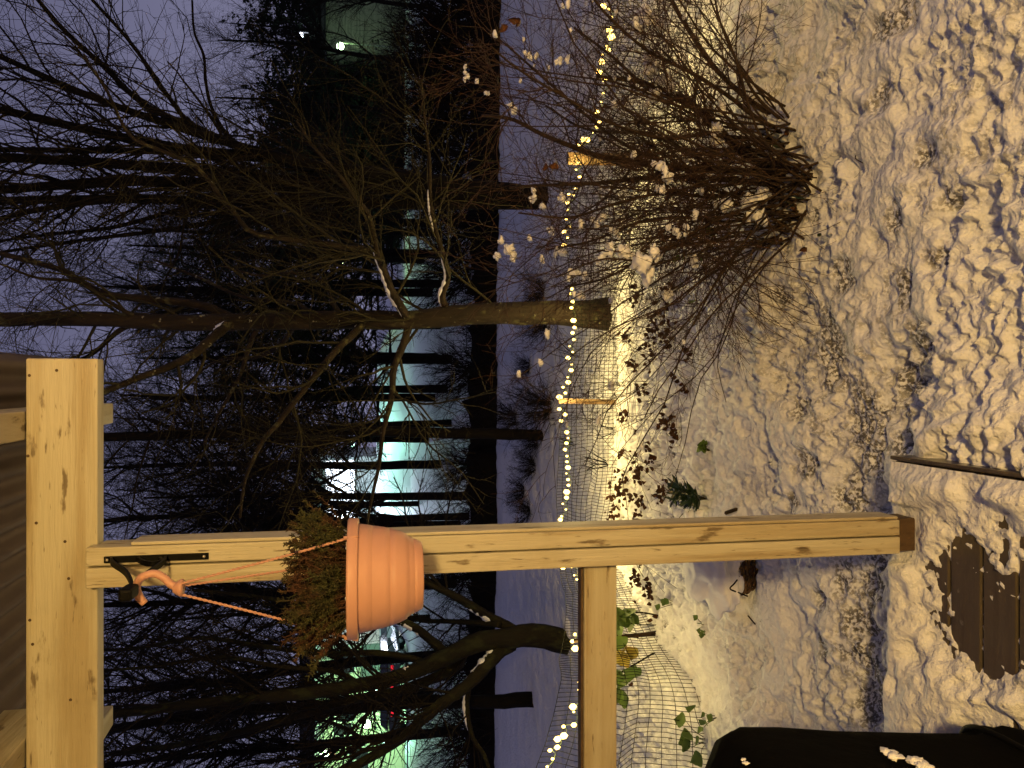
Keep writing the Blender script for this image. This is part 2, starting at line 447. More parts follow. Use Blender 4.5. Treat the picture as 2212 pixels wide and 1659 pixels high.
g_me = mesh_np('ground', np.stack([XX.ravel(), YY.ravel(), ZZ.ravel()], 1), gq, True)
ga = g_me.attributes.new('dirt', 'FLOAT', 'POINT'); ga.data.foreach_set('value', DD.ravel().astype(np.float32))
ground = link('ground', g_me, M_SNOW); tag(ground, 'trampled snow covering the garden and the field beyond', kind='structure')
def gz(x, y):
    return float(ZZ[min(np.searchsorted(ys, y), ny - 1), min(np.searchsorted(xs, x), nx - 1)])

# ------------------------------------------------------------------ house wall and lamp behind the camera (the warm light)
M_WALL = mat('house_cladding', (.45, .36, .24), .7, .2, noise=[((.36, .28, .18), 3, (.4, 4, 6), .4, .7, .6)])
house = empty('house', 'timber clad house wall carrying the porch lamp behind the terrace', 'house', (0, -2.2, 0))
box('wall', (-5, -.2, 0), (5, 0, 3.4), M_WALL, house, 0)
LAMP_P = (.75, -1.93, 2.30)
pl = empty('porch_lamp', 'warm glass globe lamp on the house wall', 'lamp', LAMP_P)
box('back_plate', (-.05, -.265, -.09), (.05, -.245, .09), M_BLACK, pl, .004)
V, F = tubes(*[a for a in resample([(0, -.25, 0), (0, -.16, .06), (0, -.02, .10)], [.012] * 3, 8)], k=6); obj_np('arm', V, F, M_BLACK, pl)
bm = bmesh.new(); bmesh.ops.create_uvsphere(bm, u_segments=16, v_segments=10, radius=.075)
me = bpy.data.meshes.new('globe'); bm.to_mesh(me); bm.free()
M_GLOBE = emat('globe_glow', (1.0, .60, .22), 6.0)
M_GLOBE.cycles.emission_sampling = 'NONE'
gl = link('globe', me, M_GLOBE, pl)
ld = bpy.data.lights.new('porch_lamp_light', 'POINT'); ld.energy = 520; ld.color = (1.0, .635, .21); ld.shadow_soft_size = .13
lo = bpy.data.objects.new('porch_lamp_light', ld); COL.objects.link(lo); lo.parent = pl; lo.location = (0, .22, .0)

# ------------------------------------------------------------------ veranda: post, beam, rafters, roof sheet, rail
ver = empty('veranda', 'cream painted wooden veranda frame with post, beam, rail and brown corrugated roof', 'veranda', (-.45, 2.1, .2))
def V_(lo, hi):   # world box -> local to veranda
    return [lo[i] - ver.location[i] for i in range(3)], [hi[i] - ver.location[i] for i in range(3)]
def vbox(name, lo, hi, m, par=None, **k):
    a, b = V_(lo, hi); 
    return box(name, a, b, m, par or ver, **k)
post = link('post', None, None, ver)
def pbox(name, lo, hi, m, **k):
    a, b = V_(lo, hi); return box(name, a, b, m, post, **k)
pbox('front_board', (-.505, 2.050, .262), (-.4548, 2.0985, 2.503), M_WOODZ, bev=.0035)
pbox('front_board', (-.4508, 2.0515, .262), (-.4045, 2.0985, 2.503), M_WOODZ, bev=.0035)
pbox('rear_board', (-.504, 2.0995, .262), (-.405, 2.1485, 2.488), M_WOODZ, bev=.003)
pbox('side_batten', (-.4035, 2.056, .265), (-.3945, 2.146, 2.40), M_WOODZ, bev=.003)
pbox('foot', (-.500, 2.058, .15), (-.402, 2.142, .2605), M_FOOT, bev=.004)
vbox('beam', (-3.6, 2.100, 2.491), (.064, 2.148, 2.657), M_WOODX, bev=.004)
rl = vbox('rail', (-3.6, 2.1005, 1.123), (-.5055, 2.1475, 1.219), M_WOODX, bev=.004)
vbox('rail_cap', (-3.6, 2.108, 1.2195), (-.5055, 2.140, 1.227), M_FOOT, bev=.001)
SL = .07
def rafter(x0, x1, ya, yb):
    zc = lambda y: 2.659 + SL * (y - 2.1)
    P = []
    for y in (ya, yb):
        for (x, dz) in ((x0, 0), (x1, 0), (x1, .12), (x0, .12)):
            P.append((x, y, zc(y) + dz))
    P = np.array(P) - np.array(ver.location)
    bm = bmesh.new(); vs = [bm.verts.new(p) for p in P]
    for f in ((3, 2, 1, 0), (4, 5, 6, 7), (0, 1, 5, 4), (1, 2, 6, 5), (2, 3, 7, 6), (3, 0, 4, 7)): bm.faces.new([vs[i] for i in f])
    bmesh.ops.bevel(bm, geom=list(bm.edges), offset=.004, segments=2, affect='EDGES', profile=.5)
    me = bpy.data.meshes.new('rafter'); bm.to_mesh(me); bm.free()
    return link('rafter', me, M_WOODY, ver)
rafter(-.14, -.068, -2.15, 2.95)
rafter(-1.215, -1.145, 1.7, 2.95)
rafter(-.955, -.885, -2.15, 2.3)
rafter(-2.3, -2.23, -2.15, 2.95)
xc = np.arange(-3.7, .0921, .0095); yc = np.array([-2.18, 0, 2.1, 3.02])
zz = .018 * np.sin(xc * 2 * np.pi / .076)
RV = []
for y in yc:
    for x, z in zip(xc, zz): RV.append((x, y, 2.802 + SL * (y - 2.1) + z))
RV = np.array(RV) - np.array(ver.location); n = len(xc)
RF = np.array([[r * n + i, r * n + i + 1, (r + 1) * n + i + 1, (r + 1) * n + i] for r in range(3) for i in range(n - 1)])
ro = obj_np('roof_sheet', RV, RF, M_ROOF, ver)
sm_ = ro.modifiers.new('thick', 'SOLIDIFY'); sm_.thickness = .003; sm_.offset = 1
# verge snow lying on the roof
nsx, nsy = 60, 40
SX, SY = np.meshgrid(np.linspace(-3.6, .075, nsx), np.linspace(-2, 2.98, nsy))
edge = np.minimum(np.minimum(smooth(.075, .0, SX), smooth(2.98, 2.9, SY)), 1)
ST = 2.825 + SL * (SY - 2.1) + edge * (.07 + .03 * fbm(SX * 3, SY * 3, 3, 55))
SV = np.stack([SX.ravel(), SY.ravel(), ST.ravel()], 1) - np.array(ver.location)
si = (np.arange(nsy - 1)[:, None] * nsx + np.arange(nsx - 1)[None]).ravel()
obj_np('roof_snow', SV, np.stack([si, si + 1, si + nsx + 1, si + nsx], 1), M_SNOWC, ver)
# nail heads on the beam
for (v, yi) in [(63, 811), (122, 800), (60, 985), (78, 1130), (148, 1250), (152, 1512), (140, 1170), (64, 1340), (70, 1392)]:
    p = at(v, yi, 2.0985) - np.array(ver.location)
    a = np.linspace(0, 2 * np.pi, 9)[:-1]; r = .004
    obj_np('nail_head', np.vstack([[p], np.stack([p[0] + r * np.cos(a), np.full(8, p[1] + .001), p[2] + r * np.sin(a)], 1)]),
           np.array([[0, 1 + i, 1 + (i + 1) % 8] for i in range(8)]), M_FOOT, ver)

# ------------------------------------------------------------------ deck with loose snow
deck = empty('deck', 'dark wet deck of wide boards half cleared of snow', 'deck', (-1.4, 1.5, 0))
def dbox(name, lo, hi, m, **k):
    a = [lo[i] - deck.location[i] for i in range(3)]; b = [hi[i] - deck.location[i] for i in range(3)]
    return box(name, a, b, m, deck, **k)
y0 = 2.155
for k in range(22):
    dbox('deck_board', (-3.2, y0 - .108 - k * .117, .172), (-.236 + rng.normal(0, .004), y0 - k * .117, .2), M_DECK, bev=.004)
dbox('fascia', (-.2355, -.4, .03), (-.223, 2.16, .216), M_DECK, bev=.003)
dbox('joist', (-3.2, -.4, .06), (-3.1, 2.1, .171), M_DECK, bev=.003)
dbox('joist', (-1.6, -.4, .06), (-1.5, 2.1, .171), M_DECK, bev=.003)
dx = np.arange(-2.6, -.236, .010); dy = np.concatenate([np.arange(.7, 2.17, .008)])
DX, DY = np.meshgrid(dx, dy)
big = lumps(DX, DY, .26, 61); mid = lumps(DX, DY, .11, 62); sm1 = lumps(DX, DY, .045, 63)
th = .034 + .024 * big + .016 * mid + .010 * sm1 + .014 * (fbm(DX * 26, DY * 26, 3, 68) - .5) + .04 * (fbm(DX * 3, DY * 3, 3, 64) - .5)
def ell(cx, cy, rx, ry, ns=1.5, fr=11): 
    return np.sqrt(((DX - cx) / rx) ** 2 + ((DY - cy) / ry) ** 2) + ns * (fbm(DX * fr, DY * fr, 3, 66) - .5)
bare = 1 - smooth(.45, 2.0, ell(-.60, 1.80, .19, .20))
bare = np.maximum(bare, 1 - smooth(.45, 2.0, ell(-.52, 1.58, .18, .24)))
bare = np.maximum(bare, 1 - smooth(.45, 1.9, ell(-.95, 1.52, .14, .30)))
bare = np.maximum(bare, .55 * (1 - smooth(.6, 1.2, ell(-.36, 1.80, .12, .10))))
th = th * (1 - smooth(.0, .80, bare)) + smooth(.45, .80, bare) * (-.004 + .045 * (fbm(DX * 52, DY * 52, 3, 69) - .5) - .010 * smooth(.9, 1, bare))
th = th + .012 * smooth(.15, .75, bare) * (1 - smooth(.75, .97, bare)) * lumps(DX, DY, .022, 67)
edge = np.minimum(smooth(.0, .06, -.238 - DX), smooth(0, .05, 2.165 - DY))
th = th * (.35 + .65 * edge)
DZ = .201 + th
# thinner round the post
dp = np.maximum(np.abs(DX + .455) - .05, np.abs(DY - 2.10) - .05)
DZ = np.where(dp < .04, np.minimum(DZ, .207 + .2 * np.maximum(dp, 0)), DZ)
DZ = np.where(DY > 2.158, DZ - .12, DZ)
nxd, nyd = len(dx), len(dy)
ii = (np.arange(nyd - 1)[:, None] * nxd + np.arange(nxd - 1)[None]).ravel()
ds_me = mesh_np('deck_snow', np.stack([DX.ravel(), DY.ravel(), DZ.ravel()], 1), np.stack([ii, ii + 1, ii + nxd + 1, ii + nxd], 1))
dsn = link('deck_snow', ds_me, M_SNOW); tag(dsn, 'patchy wet snow lying on the deck boards', 'snow', kind='stuff')

# ------------------------------------------------------------------ covered grill
gr = empty('covered_grill', 'garden grill under a black fabric cover in the deck corner', 'grill', (-1.205, 1.36, .2))
prof = [(.0, .78, .80), (.05, .84, .86), (.14, .90, .90), (.20, .93, .93), (.25, .90, .90), (.34, .91, .91), (.55, .95, .95), (.72, .99, .99), (.81, 1.0, 1.0), (.85, .97, .97), (.885, .86, .88), (.93, .66, .72), (.955, .50, .55), (.96, .2, .25)]
NS = 64; GV = []
for i, (z, sx, sy) in enumerate(prof):
    for k in range(NS):
        a = 2 * np.pi * k / NS
        c, s = np.cos(a), np.sin(a); e = .34
        fold = 1 + .014 * np.sin(a * 9 + z * 3) * (1 - z) + .008 * np.sin(a * 17 - z * 6)
        GV.append((.46 * sx * np.sign(c) * abs(c) ** e * fold, .30 * sy * np.sign(s) * abs(s) ** e * fold, z))
GF = [[i * NS + k, i * NS + (k + 1) % NS, (i + 1) * NS + (k + 1) % NS, (i + 1) * NS + k] for i in range(len(prof) - 1) for k in range(NS)]
obj_np('cover', np.array(GV), [np.array(GF), np.array([list(range((len(prof) - 1) * NS, len(prof) * NS))])], M_COVER, gr)
tb = np.array([(.425 * np.sign(np.cos(a)) * abs(np.cos(a)) ** .34, .277 * np.sign(np.sin(a)) * abs(np.sin(a)) ** .34, .235 + .006 * np.sin(5 * a)) for a in np.linspace(0, 2 * np.pi, 90)])
V, F = tubes(tb, np.full(90, .007), 6); obj_np('tie_cord', V, F, M_BLACK, gr)
def clump(name, c, r, mat_, parent=None, sub=3, sq=(1, 1, .8), seed=0, amp=.3):
    bm = bmesh.new(); bmesh.ops.create_icosphere(bm, subdivisions=sub, radius=1)
    V = np.array([v.co[:] for v in bm.verts]); F = np.array([[v.index for v in f.verts] for f in bm.faces]); bm.free()
    s = rng.uniform(0, 50)
    n = 1 + amp * .7 * (fbm(V[:, 0] * 4.1 + s, V[:, 1] * 4.1 + V[:, 2] * 3.3, 2, 73) - .5) + amp * 2 * (fbm(V[:, 0] * 1.6 + s, V[:, 1] * 1.6 + V[:, 2] * 2.1 + s, 3, 70) - .5) + amp * .8 * (lumps(V[:, 0] * .6 + s, V[:, 1] * .6 + V[:, 2] * .5, .35, 71) - .4)
    V = V * n[:, None] * np.array(sq) * r
    return obj_np(name, V + np.asarray(c), F, mat_, parent)
for (v, yi, r) in [(1918, 1624, .014), (1934, 1634, .015), (1975, 1642, .017), (1990, 1652, .018), (1606, 1640, .006), (1612, 1648, .007)]:
    d_ = ray(v, yi); p = np.array([0, 0, CAMZ]) + d_ * (-.752 / d_[0]) - np.array(gr.location)
    clump('snow_dab', p, r * .75, M_SNOWC, gr, 3, (.4, .9, 1.1), amp=.9)

# ------------------------------------------------------------------ bracket and hanging pot
PX_, PY_ = -.4285, 1.735
br = empty('plant_bracket', 'black iron plant bracket screwed to the front of the cream post', 'bracket', (-.43, 2.05, 2.3))
BL = np.array(br.location)
zt, zb = at(226, 1205, 2.05)[2], at(451, 1196, 2.05)[2]
box('mounting_plate', (-.012, -.0075, zb - BL[2]), (.004, -.0005, zt - BL[2]), M_BLACK, br, .001)
def flat(name, pts, w, t, par, m=M_BLACK):
    pts, _ = resample(np.array(pts) , [1] * len(pts), 24)
    T = np.gradient(pts, axis=0); T /= np.linalg.norm(T, axis=1, keepdims=True)
    side = np.array([1.0, 0, 0]); Nn = np.cross(T, side); Nn /= np.linalg.norm(Nn, axis=1, keepdims=True)
    V = []
    for p, nrm in zip(pts, Nn):
        for (a, b) in ((-1, -1), (1, -1), (1, 1), (-1, 1)): V.append(p + side * a * w / 2 + nrm * b * t / 2)
    V = np.array(V); k = np.arange(23)[:, None] * 4; j = np.arange(4)[None]; jn = (j + 1) % 4
    F = np.stack([k + j, k + jn, k + 4 + jn, k + 4 + j], -1).reshape(-1, 4)
    caps = np.array([[3, 2, 1, 0], [92, 93, 94, 95]])
    return obj_np(name, V, np.vstack([F, caps]), m, par, smooth=False)
zq = lambda v, y: at(v, 1240, y)[2] - BL[2]
flat('arm', [(-.004, -.008, zq(243, 2.05)), (-.004, -.05, zq(244, 2.0)), (0, -.17, zq(272, 1.88)), (0, -.30, zq(285, 1.75)), (0, -.335, zq(272, 1.72)), (0, -.35, zq(258, 1.70))], .014, .006, br)
flat('brace', [(-.004, -.008, zq(360, 2.05)), (-.004, -.06, zq(352, 1.99)), (0, -.15, zq(330, 1.9)), (0, -.24, zq(300, 1.81))], .012, .006, br)
flat('scroll', [(-.004, -.010, zq(300, 2.05)), (-.004, -.05, zq(310, 2.0)), (-.004, -.07, zq(330, 1.98)), (-.004, -.05, zq(350, 2.0)), (-.004, -.02, zq(345, 2.03))], .012, .006, br)
box('hook_end', (-.014, -.375, zq(292, 1.70)), (.012, -.320, zq(262, 1.70)), M_BLACK, br, .006)
for zc_ in (zt - .008, zb + .01):
    clump('screw', (-.004, -.009, zc_ - BL[2]), .0045, mat('screw_steel', (.55, .5, .4), .3, .5, metal=.8) if zc_ > 2.3 else bpy.data.materials['screw_steel'], br, 1, (1, .5, 1), amp=0)

pz = lambda v: at(v, 1254, PY_)[2]
pot = empty('hanging_pot', 'salmon plastic hanging pot with withered heather in front of the post', 'flower pot', (PX_, PY_, pz(912)))
K = .001048 / 1.0
def lathe(name, prof, m, parent, ns=72, cap=True):
    V = []
    for (r, z) in prof:
        a = np.arange(ns) * 2 * np.pi / ns
        V.append(np.stack([r * np.cos(a), r * np.sin(a), np.full(ns, z)], 1))
    V = np.vstack(V); n = len(prof)
    k = np.arange(n - 1)[:, None] * ns; j = np.arange(ns)[None]; jn = (j + 1) % ns
    F = np.stack([k + j, k + jn, k + ns + jn, k + ns + j], -1).reshape(-1, 4)
    FF = [F]
    if cap: FF.append(np.array([list(range(ns))[::-1]]))
    return obj_np(name, V, FF, m, parent)
zr = lambda v: pz(v) - pz(912)
pr = [(64, 912), (69, 911.5), (71.5, 908), (75, 900), (77.5, 894.5), (76.5, 893.5), (79, 892), (82, 885), (84.5, 880), (88.5, 877.5), (92, 870), (94, 865), (97, 856), (101, 843.5), (99, 842), (101.6, 840.5),
      (104, 828), (107.2, 808), (105, 806.3), (107.8, 804.6), (110.5, 790), (112.8, 774)]
body = lathe('body', [(r * K, zr(v)) for r, v in pr], M_POT, pot)
lathe('rim', [(114.5 * K, zr(774.5)), (122 * K, zr(775)), (124 * K, zr(773)), (125 * K, zr(756)), (124 * K, zr(752.5)), (121.5 * K, zr(751.5)), (117 * K, zr(753)), (112 * K, zr(775)), (104 * K, zr(830))], M_POT, pot, cap=False)
lathe('soil', [(115.8 * K, zr(764)), (80 * K, zr(760)), (30 * K, zr(757)), (1 * K, zr(756))], M_SOIL, pot, cap=False)
pl0 = np.array(pot.location)
hk = np.array([at(v, yi, PY_ - .01 + (0.02 if i < 3 else 0)) for i, (v, yi) in enumerate([(313, 1304), (300, 1288), (295, 1268), (305, 1248), (332, 1239), (354, 1248), (369, 1262), (388, 1270)])]) - pl0
hp, hr = resample(hk, [.0075, .009, .0085, .0085, .0085, .0085, .0085, .0085], 40)
V, F = tubes(hp, hr, 10, cap=True); obj_np('hanger_hook', V, F, M_POT, pot)
fl = at(388, 1270, PY_ - .01) - pl0
lathe_o = lathe('hanger_flange', [(.010, .012), (.015, .004), (.0185, -.002), (.0185, -.007), (.003, -.008)], M_POT, pot, ns=24, cap=False); lathe_o.location = fl
for k, a in enumerate((math.radians(200), math.radians(-35), math.radians(85))):
    top = fl + np.array([.014 * math.cos(a), .014 * math.sin(a), -.006])
    bot = np.array([120 * K * math.cos(a), 120 * K * math.sin(a), zr(757)])
    t = np.linspace(0, 1, 90)[:, None]
    c = top * (1 - t) + bot * t; c[:, 2] -= .006 * np.sin(np.pi * t[:, 0])
    strands = []
    for ph in (0, np.pi):
        w = t[:, 0] * 110 + ph
        d = (bot - top) / np.linalg.norm(bot - top); e1 = np.cross(d, [0, 0, 1.0]); e1 /= np.linalg.norm(e1); e2 = np.cross(d, e1)
        strands.append(tubes(c + .0016 * (np.cos(w)[:, None] * e1 + np.sin(w)[:, None] * e2), np.full(90, .0018), 5))
    V, F = cat_tubes(strands); cd = obj_np('cord', V, F, M_POT, pot)
    V, F = tubes(np.array([bot + [0, 0, .012], bot + [0, 0, 0], bot * [1.035, 1.035, 1] + [0, 0, -.018]]), np.array([.004, .005, .004]), 8, cap=True); obj_np('cord_clip', V, F, M_POT, pot)
# heather: many small sprigs
S = 330
a = rng.uniform(0, 2 * np.pi, S); rr = .10 * np.sqrt(rng.random(S))
p = np.stack([rr * np.cos(a), rr * np.sin(a), np.full(S, zr(758))], 1)
d = np.stack([np.cos(a) * (rr / .10) * .55, np.sin(a) * (rr / .10) * .55, np.full(S, 1.0)], 1) + rng.normal(0, .22, (S, 3)); d /= np.linalg.norm(d, axis=1, keepdims=True)
Ls = rng.uniform(.06, .155, S)
HP = [p]
for s in range(6):
    d = d + rng.normal(0, .12, d.shape); d[:, 2] += .03; d /= np.linalg.norm(d, axis=1, keepdims=True); HP.append(HP[-1] + d * Ls[:, None] / 6)
HP = np.stack(HP, 1); HR = np.full((S, 7), .0012)
P2, R2 = spawn(HP, HR, 800, (.2, .9), (.015, .035), (15, 35), .8, .0008, 4, .1, .05)
PN, RN = spawn(P2, R2, 13000, (.05, 1), (.006, .010), (35, 70), 1, .0010, 2, 0, 0, taper=.3, lt=0)
PM, RM = spawn(HP, HR, 11000, (.2, 1), (.006, .010), (35, 70), 1, .0010, 2, 0, 0, taper=.3, lt=0)
V, F = cat_tubes([tubes(HP, HR, 3), tubes(P2, R2, 3), tubes(PN, RN, 3), tubes(PM, RM, 3)])
he = obj_np('heather', V, F, M_HEATH, pot); tag(he, 'dry reddish and green heather sprigs', kind='stuff')
for k in range(5):
    a_ = rng.uniform(0, 6.28); clump('snow_crumb', (.108 * math.cos(a_), -abs(.108 * math.sin(a_)), zr(757)), .009, M_SNOWC, pot, 2)

# ------------------------------------------------------------------ wire fence, stakes and string lights
FP = [(0, 1530, 1318), (120, 1500, 1305), (300, 1430, 1268), (360, 1402, 1238), (500, 1372, 1222), (620, 1350, 1233), (720, 1345, 1240), (870, 1347, 1214), (1000, 1345, 1214), (1110, 1338, 1212), (1210, 1350, 1215), (1300, 1392, 1235), (1400, 1452, 1235), (1480, 1505, 1232), (1600, 1535, 1195), (1680, 1545, 1165), (1800, 1560, 1120)]
fpts = np.array([gnd(v, yi, .03) for yi, v, _ in FP])
ftop = np.array([at(vt, yi, fpts[i][1])[2] for i, (yi, _, vt) in enumerate(FP)])
ext = gnd(1560, -220, .03); fpts = np.vstack([[ext], fpts]); ftop = np.concatenate([[.5], ftop])
fb, _h1 = resample(fpts, ftop, 900)
flen = np.concatenate([[0], np.cumsum(np.linalg.norm(np.diff(fb, axis=0), axis=1))])
def fence_at(s, h):      # s metres along, h 0..1 of height
    b = np.stack([np.interp(s, flen, fb[:, k]) for k in range(3)], -1)
    top = np.interp(s, flen, _h1)
    left = smooth(flen[-1] - 3.6, flen[-1] - 1.8, s)
    lean = .10 * (fbm(s * 1.1, s * 0 + 3.3, 2, 80) - .5) * h + .22 * left * h
    wav = (.006 + .05 * left) * (fbm(s * 1.6 + 3, h * 2.2, 3, 81) - .5) * 2
    b = b.copy(); b[..., 1] += lean
    b[..., 2] = b[..., 2] + (top - b[..., 2]) * h + wav * .9
    b[..., 0] += wav * 1.1 * np.sign(.5 - h)
    return b
fence = empty('wire_fence', 'low dark wire mesh garden fence standing in the snow', 'fence', (0, 5.3, 0))
FL = np.array(fence.location)
sv = np.arange(0.02, flen[-1] - .02, .0262); nh = 13
hh = np.linspace(-.05, 1, 12)
VP = np.stack([fence_at(sv, np.full_like(sv, h)) for h in hh], 1)
hs = np.linspace(0.02, 1, nh); ss = np.arange(0.02, flen[-1], .03)
HPp = np.stack([fence_at(ss, np.full_like(ss, h)) for h in hs], 0)
V, F = cat_tubes([tubes(VP, np.full(VP.shape[:2], .0020), 3), tubes(HPp, np.full(HPp.shape[:2], .0020), 3)])
wm = obj_np('wire_mesh', V - FL, F, M_WIRE, fence); tag(wm, kind='stuff')
def stake(v0, v1, yi, w, dpt, y):
    b = at(v0, yi, y); t = at(v1, yi - 3, y)
    pts = np.array([b + [0, 0, -.15], b, (b + t) / 2 + rng.normal(0, .003, 3), t]) - FL
    q, r = resample(pts, [w / 2] * 4, 10)
    V, F = tubes(q, r, 4, cap=True)
    return obj_np('stake', V, F, M_STAKE, fence, smooth=False)
stake(1349, 1207, 869, .036, .03, fpts[8][1] - .035)
stake(1420, 1226, 345, .085, .03, fpts[4][1] - .04)

BUL = [(737 + a / 3, 553 + b / 3) for a, b in [(1495, 213), (1485, 245), (1500, 295), (1492, 335), (1505, 418), (1512, 463), (1500, 498), (1508, 542), (1480, 585), (1500, 622), (1470, 660), (1493, 703), (1490, 740), (1467, 785), (1472, 818), (1438, 850), (1453, 888), (1415, 915), (1413, 992), (1450, 1026), (1425, 1068), (1460, 1100), (1461, 1142), (1470, 1180), (1460, 1213), (1450, 1255), (1463, 1297), (1463, 1333), (1470, 1371), (1459, 1409), (1470, 1449), (1473, 1486), (1461, 1529), (1460, 1566), (1436, 1606), (1456, 1643)]]
BUL = [(737 + a / 3, b / 3) for a, b in [(1700, 40), (1735, 58), (1748, 112), (1738, 192), (1750, 240), (1720, 300), (1730, 325), (1692, 355), (1690, 400), (1672, 465), (1708, 512), (1697, 605), (1685, 660), (1655, 725), (1675, 790), (1655, 820), (1630, 855), (1570, 905), (1595, 905), (1545, 945), (1520, 1010), (1540, 1055), (1520, 1100), (1545, 1145), (1520, 1225), (1475, 1260), (1505, 1265), (1468, 1310), (1465, 1360), (1460, 1420), (1482, 1468), (1445, 1502), (1465, 1540), (1445, 1590)]] + BUL
BUL = BUL + [(737 + a / 3, 1106 + b / 3) for a, b in [(1428, 28), (1420, 50), (1425, 130), (1418, 210), (1428, 280), (1410, 345), (1437, 358), (1470, 343), (1493, 357), (1540, 393), (1510, 410), (1527, 437), (1560, 520), (1570, 600), (1560, 700), (1515, 793), (1498, 838), (1530, 832), (1517, 885), (1555, 882), (1555, 950), (1547, 1040), (1545, 1103), (1541, 1152), (1550, 1213), (1502, 1262), (1507, 1295), (1508, 1380), (1441, 1390), (1443, 1450), (1402, 1472), (1400, 1525), (1353, 1545), (1370, 1600), (1335, 1650)]]
fyi = np.array([-220] + [q[0] for q in FP]); 
_ydense = fb[:, 1]; _ud = 1659 - 829.5 - 0
def fence_y(yi):
    return float(np.interp(yi, fyi, fpts[:, 1]))
bp = np.array([at(v, yi, fence_y(yi) - .03 + (.16 if yi > 1330 else 0)) for v, yi in BUL])
sl = empty('string_lights', 'warm yellow string of small lights along the top of the wire fence', 'string lights', (0, 5.3, .4))
SLL = np.array(sl.location)
cpts = []
for i in range(len(bp)):
    cpts.append(bp[i] + [0, .008, -.010])
    if i + 1 < len(bp): cpts.append((bp[i] + bp[i + 1]) / 2 + [0, .012, -.018 - .01 * rng.random()])
cq, crr = resample(np.array(cpts), [.0016] * len(cpts), 700)
V, F = tubes(cq, crr, 3); obj_np('cable', V - SLL, F, M_CABLE, sl)
bm = bmesh.new(); bmesh.ops.create_icosphere(bm, subdivisions=1, radius=.0085)
for v_ in bm.verts: v_.co.z *= 1.25
bulb_me = bpy.data.meshes.new('bulb'); bm.to_mesh(bulb_me); bm.free(); bulb_me.materials.append(M_BULB)
for i, b in enumerate(bp):
    o = bpy.data.objects.new('bulb', bulb_me); COL.objects.link(o); o.parent = sl; o.location = b - SLL
    s = .7 + 1.7 * rng.random() ** 1.6; o.scale = (s, s, s)
    if i % 3 == 1:
        ld = bpy.data.lights.new('bulb_light', 'POINT'); ld.energy = 3.5; ld.color = (1.0, .73, .25); ld.shadow_soft_size = .05
        q = bpy.data.objects.new('bulb_light', ld); COL.objects.link(q); q.parent = sl; q.location = b - SLL + [0, -.02, .0]

# ------------------------------------------------------------------ trees
def limb(pts, radii, n=26):
    return resample(pts, radii, n)
def traced(lst, y0, px0, px1, dy=None, n=26):
    """picture trace of a limb; y0 distance at its foot, dy how far its tip reaches towards (-) or away"""
    m = len(lst); dy = 0 if dy is None else dy
    pts = []; rad = []
    for i, (v, yi) in enumerate(lst):
        t = i / (m - 1); y = y0 + dy * t
        pts.append(at(v, yi, y)); rad.append((px0 + (px1 - px0) * t) / 2 / FPX * y)
    return limb(pts, rad, n)
def snow_on(name, P, R, t0, t1, parent, off, w=.7):
    i0, i1 = int(t0 * (len(P) - 1)), max(int(t1 * (len(P) - 1)), int(t0 * (len(P) - 1)) + 3)
    p, r = resample(P[i0:i1], R[i0:i1], 24)
    fade = np.sin(np.linspace(0.15, np.pi - .15, 24)) ** .5
    jit = .7 + .6 * rng.random(24)
    q = p + np.stack([np.zeros(24), np.zeros(24), r * .75], 1)
    V, F = tubes(q, r * w * fade * jit + .002, 6, cap=True)
    return obj_np(name, V - off, F, M_SNOWC, parent)

def make_tree(name, label, cat, base, limbs, m_bark, m_twig, crown_spec, group=None, sides=9, rough=.05, first='trunk', rest='branch', snow=()):
    o = empty(name, label, cat, base, group); off = np.array(o.location)
    allP, allR = [], []
    for i, (P, R) in enumerate(limbs):
        V, F = tubes(P, R, sides, cap=True, rough=rough)
        obj_np(first if i == 0 else rest, V - off, F, m_bark, o)
        allP.append(P); allR.append(R)
    P, R = np.stack(allP), np.stack(allR)
    lay = []; cur = (P, R)
    for sp in crown_spec:
        src = cur if sp.get('src', 'prev') == 'prev' else (P, R)
        kk = {k: v for k, v in sp.items() if k not in ('src', 'n')}
        cur = spawn(src[0], src[1], sp['n'], **kk); lay.append(cur)
    V, F = cat_tubes([tubes(a, b, 3 if b.max() < .012 else 4) for a, b in lay])
    c = obj_np('crown', V - off, F, m_twig, o); tag(c, kind='stuff')
    for (li, t0, t1) in snow:
        snow_on('snow_strip', limbs[li][0], limbs[li][1], t0, t1, o, off)
    return o

# the lichen tree by the fence
Y1 = 5.62
L1 = [traced([(1345, 679), (1300, 677), (1200, 676), (1090, 676), (980, 682), (880, 692), (760, 690), (620, 693), (500, 695), (380, 697), (250, 690), (120, 688), (0, 690), (-120, 693), (-260, 690)], Y1, 78, 26, 0, 40)]
# wider root flare and real taper
P_, R_ = L1[0]; R_ = R_ * (1 + .22 * np.exp(-np.linspace(0, 1, 40) * 40)) ; 
tt = np.linspace(0, 1, 40); R_ = np.interp(tt, [0, .03, .07, .12, .3, .45, .6, .8, 1], [.150, .125, .102, .090, .074, .066, .058, .050, .040])
L1 = [(P_, R_)]
def addl(lst, px0, px1, dy, n=40): L1.append(traced(lst, Y1, px0 * .74, px1 * .8, dy, n))
addl([(965, 668), (955, 640), (968, 600), (960, 560), (942, 500), (930, 440), (928, 350), (918, 260), (910, 170)], 22, 6, -.6)
addl([(890, 705), (868, 665), (845, 625), (830, 585), (815, 550), (797, 467), (765, 425), (737, 383), (680, 320), (640, 260)], 26, 6, -.9)
addl([(884, 700), (872, 740), (850, 800), (847, 853), (836, 900), (827, 936), (817, 1013), (800, 1090), (790, 1150)], 24, 6, -.5)
addl([(790, 692), (760, 725), (733, 750), (690, 800), (653, 846), (600, 915), (567, 953), (535, 1020), (525, 1060), (518, 1120)], 24, 7, -1.0)
